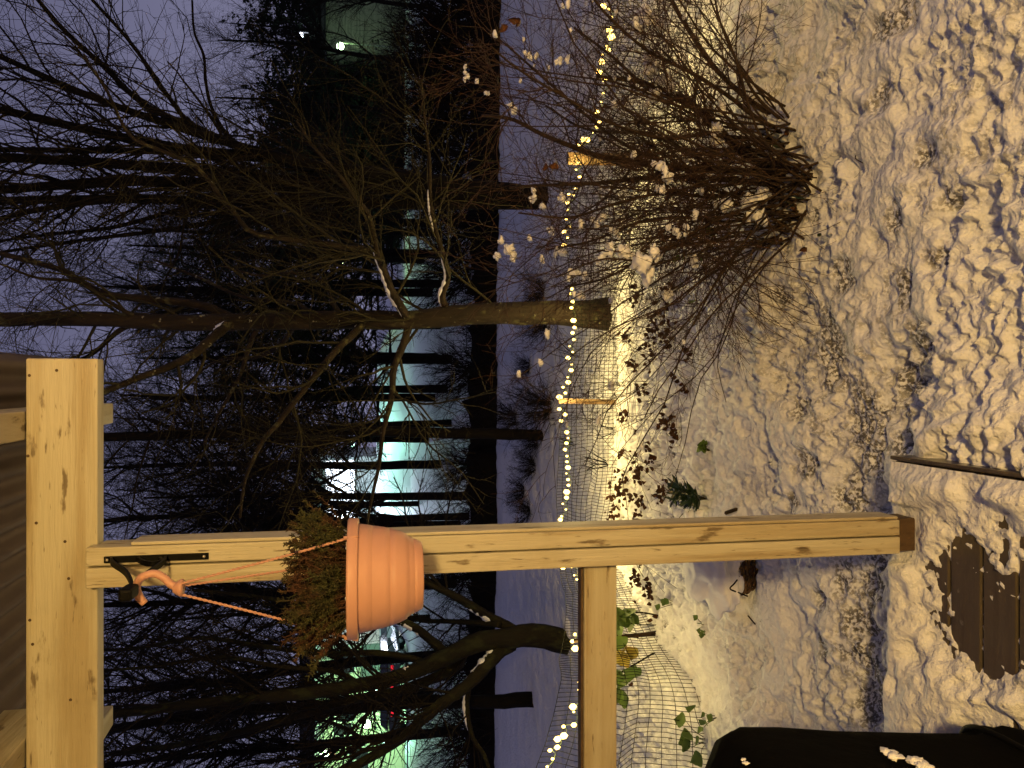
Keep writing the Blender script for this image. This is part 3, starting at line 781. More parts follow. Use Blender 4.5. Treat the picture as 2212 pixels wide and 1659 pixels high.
addl([(505, 693), (470, 720), (417, 766), (360, 795), (300, 816), (213, 853), (150, 890)], 30, 12, -.9)
addl([(510, 692), (470, 672), (417, 656), (317, 646), (233, 636), (180, 612), (133, 583), (33, 556), (-60, 530)], 26, 12, .5)
addl([(580, 700), (553, 715), (535, 760), (520, 806), (495, 855), (467, 903), (440, 960)], 16, 6, .6)
addl([(880, 690), (850, 640), (828, 580), (806, 545), (750, 535), (690, 525), (610, 515), (540, 500), (500, 450), (480, 430), (427, 363), (353, 327), (280, 293), (233, 200), (180, 120)], 24, 6, -1.0)
addl([(740, 690), (720, 655), (700, 610), (640, 590), (560, 595), (480, 575)], 18, 5, .7)
addl([(680, 690), (650, 660), (600, 650), (520, 640), (430, 600), (330, 560)], 16, 5, 1.0)
addl([(640, 695), (610, 740), (560, 770), (470, 780), (400, 830)], 16, 5, 1.0)
addl([(300, 692), (250, 720), (190, 770), (90, 800), (0, 860)], 16, 5, .5)
addl([(300, 690), (240, 655), (170, 610), (80, 600), (0, 570)], 14, 5, -.5)
make_tree('lichen_tree', 'old lichen covered tree with snow dusted limbs rising through the fence line', 'tree', (*at(1335, 679, Y1)[:2], 0), L1, M_BARKL, M_TWIGL,
          [dict(n=140, L=(.5, 1.5), ang=(25, 65), rs=.45, rmin=.003, npts=9, wob=.16, trop=.02, rmax=.012, tr=(.12, 1), src='l'),
           dict(n=1050, L=(.25, .8), ang=(25, 60), rs=.6, rmin=.0016, npts=6, wob=.18, trop=.01),
           dict(n=2400, L=(.10, .35), ang=(25, 60), rs=.7, rmin=.0013, npts=4, wob=.15)],
          snow=[(1, .02, .33), (1, .4, .6), (2, .05, .45), (4, .02, .10), (5, .02, .22), (9, .0, .12), (8, .05, .25)])

# the many-stemmed dark tree
Y2 = 7.7
st2 = [([(1200, 428), (1100, 424), (1000, 415), (860, 402), (733, 400), (600, 402), (500, 400), (300, 390), (167, 397), (0, 410), (-200, 420)], 40, 14, .4),
       ([(1200, 440), (1000, 441), (850, 440), (733, 437), (600, 436), (433, 433), (233, 430), (0, 433), (-200, 440)], 26, 14, .9),
       ([(1190, 420), (1000, 398), (850, 378), (700, 360), (620, 345), (533, 320), (433, 290), (300, 247), (167, 197), (0, 122), (-150, 60)], 30, 9, -.6),
       ([(1190, 425), (1000, 410), (850, 388), (700, 362), (600, 343), (433, 327), (267, 297), (133, 267), (0, 238), (-200, 200)], 30, 13, 0),
       ([(620, 345), (520, 335), (433, 330), (300, 326), (167, 325), (0, 323), (-150, 322)], 17, 9, .8),
       ([(900, 395), (733, 396), (567, 387), (433, 370), (233, 353), (0, 340), (-200, 330)], 30, 15, .2),
       ([(300, 432), (233, 433), (100, 450), (0, 473), (-150, 520)], 15, 8, -.4),
       ([(560, 328), (467, 300), (380, 262), (300, 217), (220, 140), (140, 67), (83, 0), (20, -80)], 15, 7, -1.0),
       ([(540, 322), (450, 290), (400, 255), (367, 213), (283, 93), (200, 0), (150, -60)], 13, 5, -1.2),
       ([(560, 330), (500, 300), (460, 240), (445, 180), (440, 120), (420, 70), (415, 0)], 9, 4, -1.0),
       ([(700, 440), (560, 455), (460, 480), (330, 500), (170, 520), (0, 545)], 13, 6, .8),
       ([(480, 440), (380, 455), (250, 490), (120, 505), (0, 520)], 11, 5, 1.2)]
L2 = [traced(a, Y2, p0, p1, dy, 40) for a, p0, p1, dy in st2]
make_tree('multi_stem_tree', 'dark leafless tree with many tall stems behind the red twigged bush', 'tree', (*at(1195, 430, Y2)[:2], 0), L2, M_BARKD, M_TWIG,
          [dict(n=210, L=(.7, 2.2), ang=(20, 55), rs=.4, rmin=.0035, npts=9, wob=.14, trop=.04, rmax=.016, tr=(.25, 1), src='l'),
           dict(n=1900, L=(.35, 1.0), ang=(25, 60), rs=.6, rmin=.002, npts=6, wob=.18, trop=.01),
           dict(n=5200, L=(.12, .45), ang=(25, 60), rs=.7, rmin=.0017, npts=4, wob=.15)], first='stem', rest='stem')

# snowy spreading tree behind the rail
Y3 = 6.9
st3 = [([(1250, 1392), (1235, 1390), (1180, 1376), (1130, 1372), (1095, 1380), (1050, 1384), (1020, 1393), (960, 1420), (904, 1446), (837, 1469), (737, 1486), (640, 1500), (500, 1512), (350, 1530), (207, 1548), (60, 1570)], 58, 14, -.3),
       ([(1120, 1368), (1090, 1350), (1050, 1328), (990, 1292), (930, 1262), (880, 1232), (840, 1190), (800, 1140)], 26, 8, .4),
       ([(960, 1410), (925, 1378), (890, 1352), (840, 1335), (780, 1318), (680, 1310), (560, 1290), (420, 1275)], 22, 7, .3),
       ([(1105, 1390), (1070, 1416), (1014, 1476), (937, 1533), (864, 1596), (770, 1653), (690, 1690)], 34, 16, -.9),
       ([(1030, 1458), (1014, 1478), (1008, 1530), (1020, 1590), (1045, 1630), (1060, 1670)], 16, 7, -.4),
       ([(1000, 1400), (985, 1440), (900, 1480), (830, 1500), (760, 1512), (650, 1545), (520, 1580), (380, 1610), (240, 1630)], 26, 10, .7),
       ([(930, 1437), (880, 1420), (800, 1410), (700, 1412), (560, 1395), (430, 1378), (300, 1400), (207, 1405)], 16, 6, .6),
       ([(1080, 1350), (1020, 1345), (960, 1342), (900, 1338), (820, 1300), (760, 1300)], 14, 5, 1.0),
       ([(780, 1478), (720, 1450), (600, 1440), (480, 1420), (330, 1440), (207, 1450)], 12, 5, -.3)]
L3 = [traced(a, Y3, p0, p1, dy, 40) for a, p0, p1, dy in st3]
make_tree('spreading_tree', 'low forked tree with snow along its limbs standing behind the rail', 'tree', (*at(1245, 1390, Y3)[:2], 0), L3, M_BARKM, M_TWIG,
          [dict(n=150, L=(.5, 1.7), ang=(25, 60), rs=.42, rmin=.003, npts=9, wob=.17, trop=.02, rmax=.014, tr=(.2, 1), src='l'),
           dict(n=1100, L=(.3, .9), ang=(25, 60), rs=.6, rmin=.0018, npts=6, wob=.18, trop=.01),
           dict(n=2400, L=(.12, .4), ang=(25, 60), rs=.7, rmin=.0015, npts=4, wob=.15)],
          snow=[(1, .05, .4), (3, .05, .32), (4, .05, .6), (0, .33, .42), (2, .1, .3)])
# heap of snow by its foot
clump('snow_heap', at(1232, 1352, 6.85), .10, M_SNOWC, None, 3, (1.2, 1, .6)); tag(bpy.context.scene.objects['snow_heap'], 'small heap of snow against the forked tree foot', 'snow heap')

def single(name, label, lst, y, p0, p1, m_b, spec, base_yi, dy=0, group=None, extra=()):
    Ls = [traced(lst, y, p0, p1, dy, 40)] + [traced(a, y, q0, q1, d2, 40) for a, q0, q1, d2 in extra]
    return make_tree(name, label, 'tree', (*Ls[0][0][0][:2], 0), Ls, m_b, M_TWIG, spec, group)
SPB = [dict(n=85, L=(.6, 1.8), ang=(35, 75), rs=.35, rmin=.004, npts=8, wob=.14, trop=-.01, rmax=.012, tr=(.3, 1), src='l'),
       dict(n=600, L=(.3, .9), ang=(25, 60), rs=.6, rmin=.002, npts=6, wob=.16), dict(n=1300, L=(.12, .4), ang=(25, 60), rs=.7, rmin=.0018, npts=4)]
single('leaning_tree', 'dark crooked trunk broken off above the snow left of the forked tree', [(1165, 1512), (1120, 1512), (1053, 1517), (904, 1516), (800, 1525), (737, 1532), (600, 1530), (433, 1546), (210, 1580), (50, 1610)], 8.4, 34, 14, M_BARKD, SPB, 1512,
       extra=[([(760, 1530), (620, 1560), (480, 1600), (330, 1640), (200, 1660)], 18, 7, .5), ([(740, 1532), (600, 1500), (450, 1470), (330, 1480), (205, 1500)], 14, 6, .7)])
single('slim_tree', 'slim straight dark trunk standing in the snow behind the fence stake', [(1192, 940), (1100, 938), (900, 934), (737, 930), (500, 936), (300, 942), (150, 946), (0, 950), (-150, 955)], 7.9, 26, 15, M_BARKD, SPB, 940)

# ------------------------------------------------------------------ background trees: a few patterns, copied
def bg_tree(name, h, seed_twigs, lean=.05):
    root = empty(name, None, 'tree')
    P0, R0 = limb([(0, 0, -.2), (lean * h * .2, 0, h * .3), (lean * h, lean, h * .65), (lean * h * .8, 0, h)], [.014 * h, .012 * h, .008 * h, .003 * h], 24)
    V, F = tubes(P0, R0, 7, rough=.05); obj_np('trunk', V, F, M_BARKD, root)
    B, BR = spawn(P0[None], R0[None], 34, (.26, .98), (.26 * h, .50 * h), (25, 60), .45, .008, 14, .12, .05, rmax=.05)
    C, CR = spawn(B, BR, 420, (.1, 1), (.10 * h, .26 * h), (25, 60), .45, .0042, 8, .15, .02)
    D, DR = spawn(C, CR, seed_twigs, (.05, 1), (.05 * h, .13 * h), (25, 60), .6, .0032, 5, .17, 0)
    E, ER = spawn(D, DR, seed_twigs * 2, (.1, 1), (.02 * h, .06 * h), (25, 60), .7, .0026, 3, .15, 0)
    V, F = cat_tubes([tubes(B, BR, 4), tubes(C, CR, 3), tubes(D, DR, 3), tubes(E, ER, 3)])
    tag(obj_np('crown', V, F, M_TWIG, root), kind='stuff')
    return root
def pine(name, h):
    root = empty(name, None, 'tree')
    P0, R0 = limb([(0, 0, -.2), (.05, .02, h * .4), (0, .05, h * .75), (.03, 0, h)], [.016 * h, .013 * h, .008 * h, .002 * h], 24)
    V, F = tubes(P0, R0, 8, rough=.04); obj_np('trunk', V, F, M_BARKD, root)
    B, BR = spawn(P0[None], R0[None], 110, (.22, .98), (.16 * h, .30 * h), (60, 95), .3, .01, 9, .10, .02, rmax=.04, lt=.75)
    C, CR = spawn(B, BR, 1300, (.25, 1), (.04 * h, .09 * h), (30, 65), .5, .004, 4, .12, .03)
    Nn, NR = spawn(C, CR, 34000, (.35, 1), (.06, .11), (30, 75), 1, .0030, 2, 0, 0, taper=.2, lt=0, rmax=.0042)
    V, F = cat_tubes([tubes(B, BR, 4), tubes(C, CR, 3)]); 
    tag(obj_np('branches', V, F, M_TWIG, root), kind='stuff')
    # needles as slim folded triangles
    a, b = Nn[:, 0], Nn[:, 1]; s = np.cross(b - a, rng.normal(size=a.shape)); s /= np.linalg.norm(s, axis=1, keepdims=True) + 1e-9
    V = np.stack([a - s * .006, a + s * .006, b], 1).reshape(-1, 3); F = np.arange(len(V)).reshape(-1, 3)
    tag(obj_np('crown', V, F, M_NEEDLE, root, smooth=False), kind='stuff')
    return root
def spruce(name, h):
    root = empty(name, None, 'tree')
    V, F = tubes(*limb([(0, 0, -.2), (0, 0, h * .5), (0, 0, h)], [.014 * h, .009 * h, .001 * h], 10), k=7); obj_np('trunk', V, F, M_BARKD, root)
    n = 800; z = h * (1 - np.sqrt(rng.random(n)) * .95); a = rng.uniform(0, 6.28, n); L = (h - z) * rng.uniform(.32, .56, n) + .35
    pts = []
    for i in range(8):
        t = i / 7
        pts.append(np.stack([np.cos(a) * L * t, np.sin(a) * L * t, z - L * .38 * t + L * .22 * t * t], 1))
    B = np.stack(pts, 1); BR = np.full((n, 8), .012)
    C, CR = spawn(B, BR, 24000, (.1, 1), (.14, .48), (30, 80), .5, .004, 3, .15, -.25)
    a_, b_ = C[:, 0], C[:, 2]; s = np.cross(b_ - a_, rng.normal(size=a_.shape)); s /= np.linalg.norm(s, axis=1, keepdims=True) + 1e-9
    m_ = C[:, 1]
    Vn = np.stack([a_, m_ - s * .075, b_, m_ + s * .075], 1).reshape(-1, 3); Fn = np.arange(len(Vn)).reshape(-1, 4)
    V, F = tubes(B, BR, 3)
    tag(obj_np('branches', V, F, M_TWIG, root), kind='stuff'); tag(obj_np('crown', Vn, Fn, M_SPRUCE, root, smooth=False), kind='stuff')
    return root
def place(proto, i, x, y, s, rz, label, group):
    o = proto if i == 0 else copy_tree(proto)
    o.location = (x, y, 0); o.scale = (s, s, s); o.rotation_euler = (0, 0, rz)
    tag(o, label, 'tree', group); return o
def xat(yi, y, v=850): return float(at(v, yi, y)[0])

bare = [bg_tree('bare_tree', 8.5, 1500), bg_tree('bare_tree', 10, 1700, -.04)]
spots = [(1140, 16, 1), (1265, 17, 1), (840, 19, 1), (1420, 18, 1), (1590, 16, .95), (500, 21, .9), (700, 24, 1.0), (1005, 21, 1.0), (1340, 25, 1.1), (130, 26, .75), (10, 24, .7), (610, 19, .9), (915, 18, .85), (420, 23, .8), (770, 22, .95), (1090, 32, .9), (1125, 36, 1.0), (240, 28, .8), (1500, 24, 1.0), (1075, 13.5, .62), (1120, 14.5, .66)]
cnt = [0, 0]
for i, (yi, y, s) in enumerate(spots):
    k = i % 2
    place(bare[k], cnt[k], xat(yi, y), y, s * .9, rng.uniform(0, 6.28), 'bare leafless tree in the dark wood between hedge and street', 'bare trees behind the hedge'); cnt[k] += 1
pn = pine('pine_tree', 9.5)
for i, (yi, y, s) in enumerate([(545, 17, .72), (775, 18, .72), (630, 24, .95), (860, 23, .85), (700, 21, .85), (480, 22, .8), (950, 26, .8), (560, 28, 1.0)]):
    place(pn, i, xat(yi, y), y, s, rng.uniform(0, 6.28), 'dark pine with needle tufts among the bare trees', 'pines behind the hedge')
spc = spruce('spruce_tree', 11)
for i, (yi, y, s) in enumerate([(78, 52, 1.08), (20, 56, 1.0), (200, 50, .92), (150, 52, .9), (240, 51, .97), (275, 53, .95), (310, 52, 1.0), (370, 50, .95), (340, 55, 1.05), (400, 57, .9), (1125, 64, 1.2), (1290, 66, 1.1), (470, 58, .8)]):
    place(spc, i, xat(yi, y), y, s, rng.uniform(0, 6.28), 'dark spruce silhouette standing by the far street', 'spruces along the far street')

# ------------------------------------------------------------------ hedge, shrubs in the field
hed = empty('hedge', 'low dark leafless hedge along the far edge of the snow field', 'hedge', (0, 11.5, 0))
hx = np.arange(-10, 10.01, .10)
hy = 11.35 - .10 * (hx) * .9 * .5
base = np.stack([hx, hy, np.zeros_like(hx)], 1)
HO = np.array(hed.location)
hgt = .38 + .12 * fbm(hx * .8, hx * 0 + 1, 3, 90)
ang_ = np.linspace(0, np.pi, 9)
HV = np.stack([np.stack([hx + .05 * rng.normal(size=hx.shape), hy + .38 * np.cos(a) + .04 * rng.normal(size=hx.shape), -.06 + (hgt + .05 * rng.normal(size=hx.shape)) * np.sin(a) ** .6 if 0 < a < 3.1 else np.full_like(hx, -.06)], 1) for a in ang_], 0)
nH = len(hx)
HF = np.array([[r * nH + i, r * nH + i + 1, (r + 1) * nH + i + 1, (r + 1) * nH + i] for r in range(8) for i in range(nH - 1)])
obj_np('woody_base', HV.reshape(-1, 3) - HO, HF, M_BARKD, hed)
nb = 1700
bx_ = rng.uniform(-10, 10, nb); p = np.stack([bx_, 11.35 - .045 * bx_ + rng.normal(0, .22, nb), np.full(nb, .12)], 1)
d = np.stack([rng.normal(0, .45, nb), rng.normal(0, .45, nb), np.ones(nb)], 1); d /= np.linalg.norm(d, axis=1, keepdims=True)
L = rng.uniform(.35, .85, nb); pp = [p]
for s in range(5):
    d = d + rng.normal(0, .14, d.shape); d /= np.linalg.norm(d, axis=1, keepdims=True); pp.append(pp[-1] + d * L[:, None] / 5)
HPs = np.stack(pp, 1); HRs = np.tile(np.linspace(.008, .003, 6), (nb, 1))
T2, TR2 = spawn(HPs, HRs, 9000, (.1, 1), (.12, .38), (25, 65), .6, .0025, 4, .15)
V, F = cat_tubes([tubes(HPs, HRs, 3), tubes(T2, TR2, 3)])
tag(obj_np('twigs', V - HO, F, M_TWIG, hed), kind='stuff')

def shrub(name, h, n1, n2, n3, m, leaves=None):
    root = empty(name, None, 'shrub')
    p = np.stack([rng.normal(0, .08 * h, n1), rng.normal(0, .08 * h, n1), np.full(n1, -.03)], 1)
    d = np.stack([rng.normal(0, .5, n1), rng.normal(0, .5, n1), np.ones(n1)], 1); d /= np.linalg.norm(d, axis=1, keepdims=True)
    L = rng.uniform(.6, 1.05, n1) * h; pp = [p]
    for s in range(8):
        d = d + rng.normal(0, .10, d.shape); d /= np.linalg.norm(d, axis=1, keepdims=True); pp.append(pp[-1] + d * L[:, None] / 8)
    A = np.stack(pp, 1); AR = np.tile(np.linspace(.009, .003, 9), (n1, 1)) * max(h, .4)
    B, BR = spawn(A, AR, n2, (.15, 1), (.2 * h, .5 * h), (20, 55), .6, .002, 6, .15, .02)
    C, CR = spawn(B, BR, n3, (.1, 1), (.06 * h, .2 * h), (20, 55), .7, .0016, 4, .15, .02)
    V, F = cat_tubes([tubes(A, AR, 3), tubes(B, BR, 3), tubes(C, CR, 3)])
    tag(obj_np('twigs', V, F, m, root), kind='stuff')
    return root
sh = shrub('field_shrub', 1.0, 34, 420, 1500, M_TWIG)
shs = [(1195, 880, .62, 'round dark bare shrub on the snow between stake and hedge', None), (1190, 700, .42, 'small bare shrub on the snow left of the lichen trunk', None), (1180, 636, .40, 'small bare shrub on the snow right of the lichen trunk', None),
       (1140, 1060, .34, 'low scrubby growth poking from the far snow field', 'scrub on the snow field'), (1150, 1100, .34, 'low scrubby growth poking from the far snow field', 'scrub on the snow field'), (1160, 1010, .36, 'low scrubby growth poking from the far snow field', 'scrub on the snow field'),
       (1165, 955, .34, 'low scrubby growth poking from the far snow field', 'scrub on the snow field'), (1150, 790, .30, 'low scrubby growth poking from the far snow field', 'scrub on the snow field'), (1120, 905, .5, 'low scrubby growth poking from the far snow field', 'scrub on the snow field'), (1060, 1600, .6, 'low scrubby growth poking from the far snow field', 'scrub on the snow field')]
for i, (v, yi, s, lb, grp) in enumerate(shs):
    o = sh if i == 0 else copy_tree(sh)
    g = gnd(v, yi, .04); o.location = (g[0], g[1], .03); o.scale = (s * 1.1, s * 1.1, s); o.rotation_euler = (0, 0, rng.uniform(0, 6))
    tag(o, lb, 'shrub', grp)
    if grp is None and 'group' in o: del o['group']
bsh = shrub('thicket_shrub', 2.1, 36, 420, 1500, M_TWIG)
for i, (yi, y, s) in enumerate([(60, 12.4, 1), (190, 12.8, 1.05), (320, 13.2, .9), (470, 13.0, .85), (120, 15.5, 1.1), (590, 14.5, .8), (800, 14, .6), (250, 16.5, 1.1), (1240, 14.5, .6), (1600, 14, .7), (1010, 14.5, .5), (1440, 15, .6), (400, 16, 1.1), (20, 14, 1.0)]):
    o = bsh if i == 0 else copy_tree(bsh)
    o.location = (xat(yi, y), y, 0); o.scale = (s, s, s); o.rotation_euler = (0, 0, rng.uniform(0, 6))
    tag(o, 'dark twiggy shrub crowding behind the low hedge', 'shrub', 'shrubs behind the hedge')

# ------------------------------------------------------------------ foreground bush with red-brown stems and snow
bush = empty('red_twig_bush', 'large leafless bush of red brown stems holding clumps of snow', 'bush', (.95, 3.1, 0))
BO = np.array(bush.location)
def bst(lst, y0, dy, px0, px1): return traced(lst, y0, px0, px1, dy, 30)
BS = [bst([(1712, 275), (1660, 245), (1607, 207), (1541, 143), (1474, 43), (1430, -40)], 3.08, .3, 15, 9),
      bst([(1708, 290), (1640, 258), (1570, 205), (1500, 160), (1400, 110), (1300, 20), (1250, -60)], 3.08, -.25, 12, 5),
      bst([(1712, 305), (1620, 300), (1560, 290), (1490, 230), (1400, 190), (1320, 120), (1240, 60)], 3.1, .25, 14, 5),
      bst([(1700, 270), (1640, 215), (1600, 150), (1560, 60), (1540, -20)], 3.05, -.3, 9, 4),
      bst([(1742, 385), (1640, 350), (1590, 320), (1540, 262), (1480, 215), (1390, 180), (1290, 165)], 3.0, .3, 22, 7),
      bst([(1742, 390), (1620, 372), (1540, 366), (1470, 363), (1304, 340), (1240, 318), (1170, 290), (1104, 257), (1040, 250)], 3.02, .4, 22, 6),
      bst([(1745, 395), (1640, 395), (1540, 385), (1420, 382), (1300, 395), (1190, 400), (1100, 405)], 3.05, .3, 18, 5),
      bst([(1750, 400), (1650, 415), (1540, 425), (1430, 418), (1330, 440), (1230, 470), (1120, 460)], 3.1, -.2, 12, 4),
      bst([(1745, 380), (1640, 330), (1540, 290), (1440, 300), (1330, 270), (1220, 210), (1120, 150), (1060, 100)], 3.05, -.35, 11, 4),
      bst([(1718, 478), (1650, 470), (1560, 480), (1470, 470), (1380, 480), (1280, 520), (1180, 540)], 3.15, .3, 11, 4),
      bst([(1720, 484), (1660, 520), (1600, 560), (1540, 590), (1470, 640), (1420, 680)], 3.1, -.2, 8, 3),
      bst([(1710, 500), (1640, 500), (1540, 520), (1430, 540), (1310, 600), (1220, 620)], 3.15, .4, 10, 4),
      bst([(1704, 300), (1600, 330), (1500, 330), (1400, 290), (1270, 280), (1180, 230)], 3.2, .5, 11, 4),
      bst([(1430, 352), (1330, 300), (1210, 200), (1120, 120), (1050, 60)], 3.2, .1, 9, 3),
      bst([(1745, 400), (1700, 440), (1600, 455), (1500, 500), (1400, 560), (1300, 560), (1200, 600)], 3.0, -.3, 10, 3),
      bst([(1690, 610), (1630, 640), (1580, 640)], 2.9, .1, 4, 2)]
for P, R in BS[:-1]:
    V, F = tubes(P, R, 7, cap=True, rough=.05); obj_np('stem', V - BO, F, M_STEM, bush)
# thinner canes
nS = 105
base_pts = np.array([gnd(1712, 285, .06), gnd(1745, 390, .06), gnd(1720, 482, .06), gnd(1700, 330, .08), gnd(1690, 440, .10), gnd(1680, 520, .08)])
pk = rng.choice(6, nS, p=[.18, .28, .22, .12, .12, .08]); p = base_pts[pk] + rng.normal(0, .045, (nS, 3)) * [1, 1, .2]
az_ = rng.uniform(0, 2 * np.pi, nS); spd = rng.uniform(.1, 1.1, nS)
d = np.stack([np.cos(az_) * spd, np.sin(az_) * spd * .8, np.ones(nS)], 1); d[:, 0] += (pk == 0) * .45 - (pk == 5) * .5 - (pk == 2) * .15; d[:, 1] += .12
d /= np.linalg.norm(d, axis=1, keepdims=True)
L = rng.uniform(.6, 1.6, nS); pp = [p]
for s in range(11):
    d = d + rng.normal(0, .13, d.shape); d[:, 2] -= .04 * (s > 6); d /= np.linalg.norm(d, axis=1, keepdims=True); pp.append(pp[-1] + d * L[:, None] / 11)
CP = np.stack(pp, 1); CR_ = np.linspace(1, .3, 12)[None] * rng.uniform(.003, .007, nS)[:, None]
sP = np.stack([resample(P, R, 12)[0] for P, R in BS]); sR = np.stack([resample(P, R, 12)[1] for P, R in BS])
allP = np.concatenate([CP, sP, sP, sP]); allR = np.concatenate([CR_, sR, sR, sR])
B1, B1R = spawn(allP, allR, 800, (.25, 1), (.22, .75), (28, 80), .5, .0014, 9, .20, -.005, rmax=.004)
B2, B2R = spawn(B1, B1R, 3800, (.1, 1), (.10, .38), (20, 55), .65, .0010, 6, .16, -.01)
_k = B1[:, :, 1].min(1) > 2.62; B1, B1R = B1[_k], B1R[_k]; _k = B2[:, :, 1].min(1) > 2.58; B2, B2R = B2[_k], B2R[_k]
B3, B3R = spawn(B2, B2R, 6500, (.1, 1), (.05, .18), (20, 55), .8, .0009, 4, .15)
V, F = tubes(CP, CR_, 5); tag(obj_np('canes', V - BO, F, M_STEM, bush), kind='stuff')
V, F = cat_tubes([tubes(B1, B1R, 4), tubes(B2, B2R, 3), tubes(B3, B3R, 3)]); tag(obj_np('twigs', V - BO, F, M_RED, bush), kind='stuff')
# drooping fine shoots in front
n = 26; p = np.array([at(1500 + 60 * rng.random(), 520 + 60 * rng.random(), 3.0) for _ in range(n)])
d = np.stack([rng.normal(-.55, .3, n), rng.normal(-.35, .25, n), rng.normal(-.1, .3, n)], 1); pp = [p]
for s in range(9):
    d = d + rng.normal(0, .10, d.shape); d[:, 2] -= .08; d /= np.linalg.norm(d, axis=1, keepdims=True); pp.append(pp[-1] + d * .055)
DP = np.stack(pp, 1); DP[:, :, 2] = np.maximum(DP[:, :, 2], .06); V, F = tubes(DP, np.tile(np.linspace(.0022, .001, 10), (n, 1)), 4); tag(obj_np('drooping_shoots', V - BO, F, M_RED, bush), kind='stuff')
for (v, yi, r, y) in [(1100, 540, .036, 3.35), (1082, 520, .02, 3.35), (1385, 572, .060, 2.95), (1412, 545, .035, 2.95), (1312, 545, .026, 3.0), (1300, 555, .02, 3.0), (1215, 545, .025, 3.3), (1240, 590, .024, 3.2), (1265, 595, .022, 3.2), (1190, 500, .02, 3.3),
                      (1150, 430, .024, 3.3), (1170, 445, .018, 3.3), (1215, 430, .02, 3.2), (1440, 380, .034, 2.95), (1425, 360, .022, 2.95), (1430, 410, .022, 2.95), (1010, 165, .017, 3.4), (1030, 175, .015, 3.4), (1005, 145, .012, 3.4), (1050, 200, .014, 3.4), (1110, 240, .022, 3.3),
                      (1210, 128, .020, 3.2), (1225, 128, .016, 3.2), (1140, 120, .018, 3.3), (1160, 118, .015, 3.3), (1390, 25, .045, 3.3), (1425, 55, .04, 3.3), (1405, 150, .05, 3.3), (1440, 175, .045, 3.3), (1415, 205, .04, 3.3), (1300, 470, .026, 3.2), (1330, 500, .022, 3.2), (1255, 480, .022, 3.2),
                      (1560, 230, .032, 3.2), (1550, 300, .035, 3.2), (1545, 275, .03, 3.15), (1460, 500, .022, 2.98), (1480, 490, .018, 2.98), (1620, 440, .055, 3.15), (1650, 420, .06, 3.15), (1640, 470, .05, 3.15), (1500, 560, .025, 3.1), (1440, 640, .03, 3.15), (1250, 640, .02, 3.3), (1170, 560, .016, 3.3)]:
    c = at(v, yi, y - .22) - BO
    clump('snow_clump', c + rng.normal(0, r * .5, 3), r * .45, M_SNOWC, bush, 3, (1.2, 1, .7), amp=.9)
    clump('snow_clump', c, r * .58, M_SNOWC, bush, 3, (1, 1, .85), amp=.75)
    if r > .015: clump('snow_clump', c + rng.normal(0, r * .8, 3), r * .42, M_SNOWC, bush, 3, (1, 1, .9), amp=.8)
bi = rng.choice(len(B1), 70)
for k in bi:
    q = B1[k, rng.integers(2, 8)]
    if q[2] > .35: clump('snow_clump', q + [0, 0, .004] - BO, rng.uniform(.006, .015), M_SNOWC, bush, 2, (1.3, 1.1, .8), amp=.8)
# leaves: cupped, veined outline
def leaf_mesh(name, L, W, lobes=0, n=10, curl=.25):
    t = np.linspace(0, 1, n)
    w = W / 2 * np.sin(np.pi * np.clip(t, .0, 1) ** .75) * (1 + .18 * np.abs(np.sin(lobes * np.pi * t)) if lobes else 1)
    V = []
    for i in range(n):
        for s in (-1, -.5, 0, .5, 1):
            V.append((s * w[i], t[i] * L - (.12 * L * abs(s) if lobes else 0) * (t[i] > .3), curl * L * (t[i] - .5) ** 2 * 1.2 + curl * abs(s) ** 1.5 * w[i] * 1.2 + .02 * L * math.sin(9 * t[i] + 3 * s)))
    F = [[i * 5 + k, i * 5 + k + 1, (i + 1) * 5 + k + 1, (i + 1) * 5 + k] for i in range(n - 1) for k in range(4)]
    return mesh_np(name, np.array(V), np.array(F))
def put_leaf(me, m, parent, p, off, s=1., name='leaf'):
    o = bpy.data.objects.new(name, me); COL.objects.link(o); o.parent = parent
    o.location = np.asarray(p) - off; o.rotation_euler = (rng.uniform(.3, 1.9), rng.uniform(-.7, .7), rng.uniform(0, 6.28)); o.scale = (s, s, s)
    return o
def with_mat(me, m): me.materials.append(m); return me
ME_IVY = with_mat(leaf_mesh('leaf', .085, .080, 3), M_LEAFG); ME_YEL = with_mat(leaf_mesh('leaf', .09, .085, 3), M_LEAFY)
ME_LONG = with_mat(leaf_mesh('leaf', .075, .022, 0), M_LEAFD); ME_DRY = with_mat(leaf_mesh('leaf', .06, .035, 3, curl=.8), M_LEAFO); ME_BR = with_mat(leaf_mesh('leaf', .045, .03, 2, 7, curl=1.2), M_LEAFB)
for (v, yi, y) in [(1190, 362, 3.1), (1205, 365, 3.1), (1120, 40, 3.2), (1130, 42, 3.2), (1100, 60, 3.2)]:
    put_leaf(ME_DRY, None, bush, at(v, yi, y), BO, .9, 'dry_leaf')
for (v, yi) in [(1480, 545), (1500, 650), (1540, 500), (1520, 560), (1470, 560)]:
    put_leaf(ME_IVY, None, bush, at(v, yi, 3.05), BO, .55)
# dark litter at the bush foot
for k in range(26):
    q = gnd(1700 + rng.normal(0, 25), 410 + rng.normal(0, 60), .10); put_leaf(ME_LONG if k % 2 else ME_BR, None, bush, q, BO, .8, 'litter_leaf')

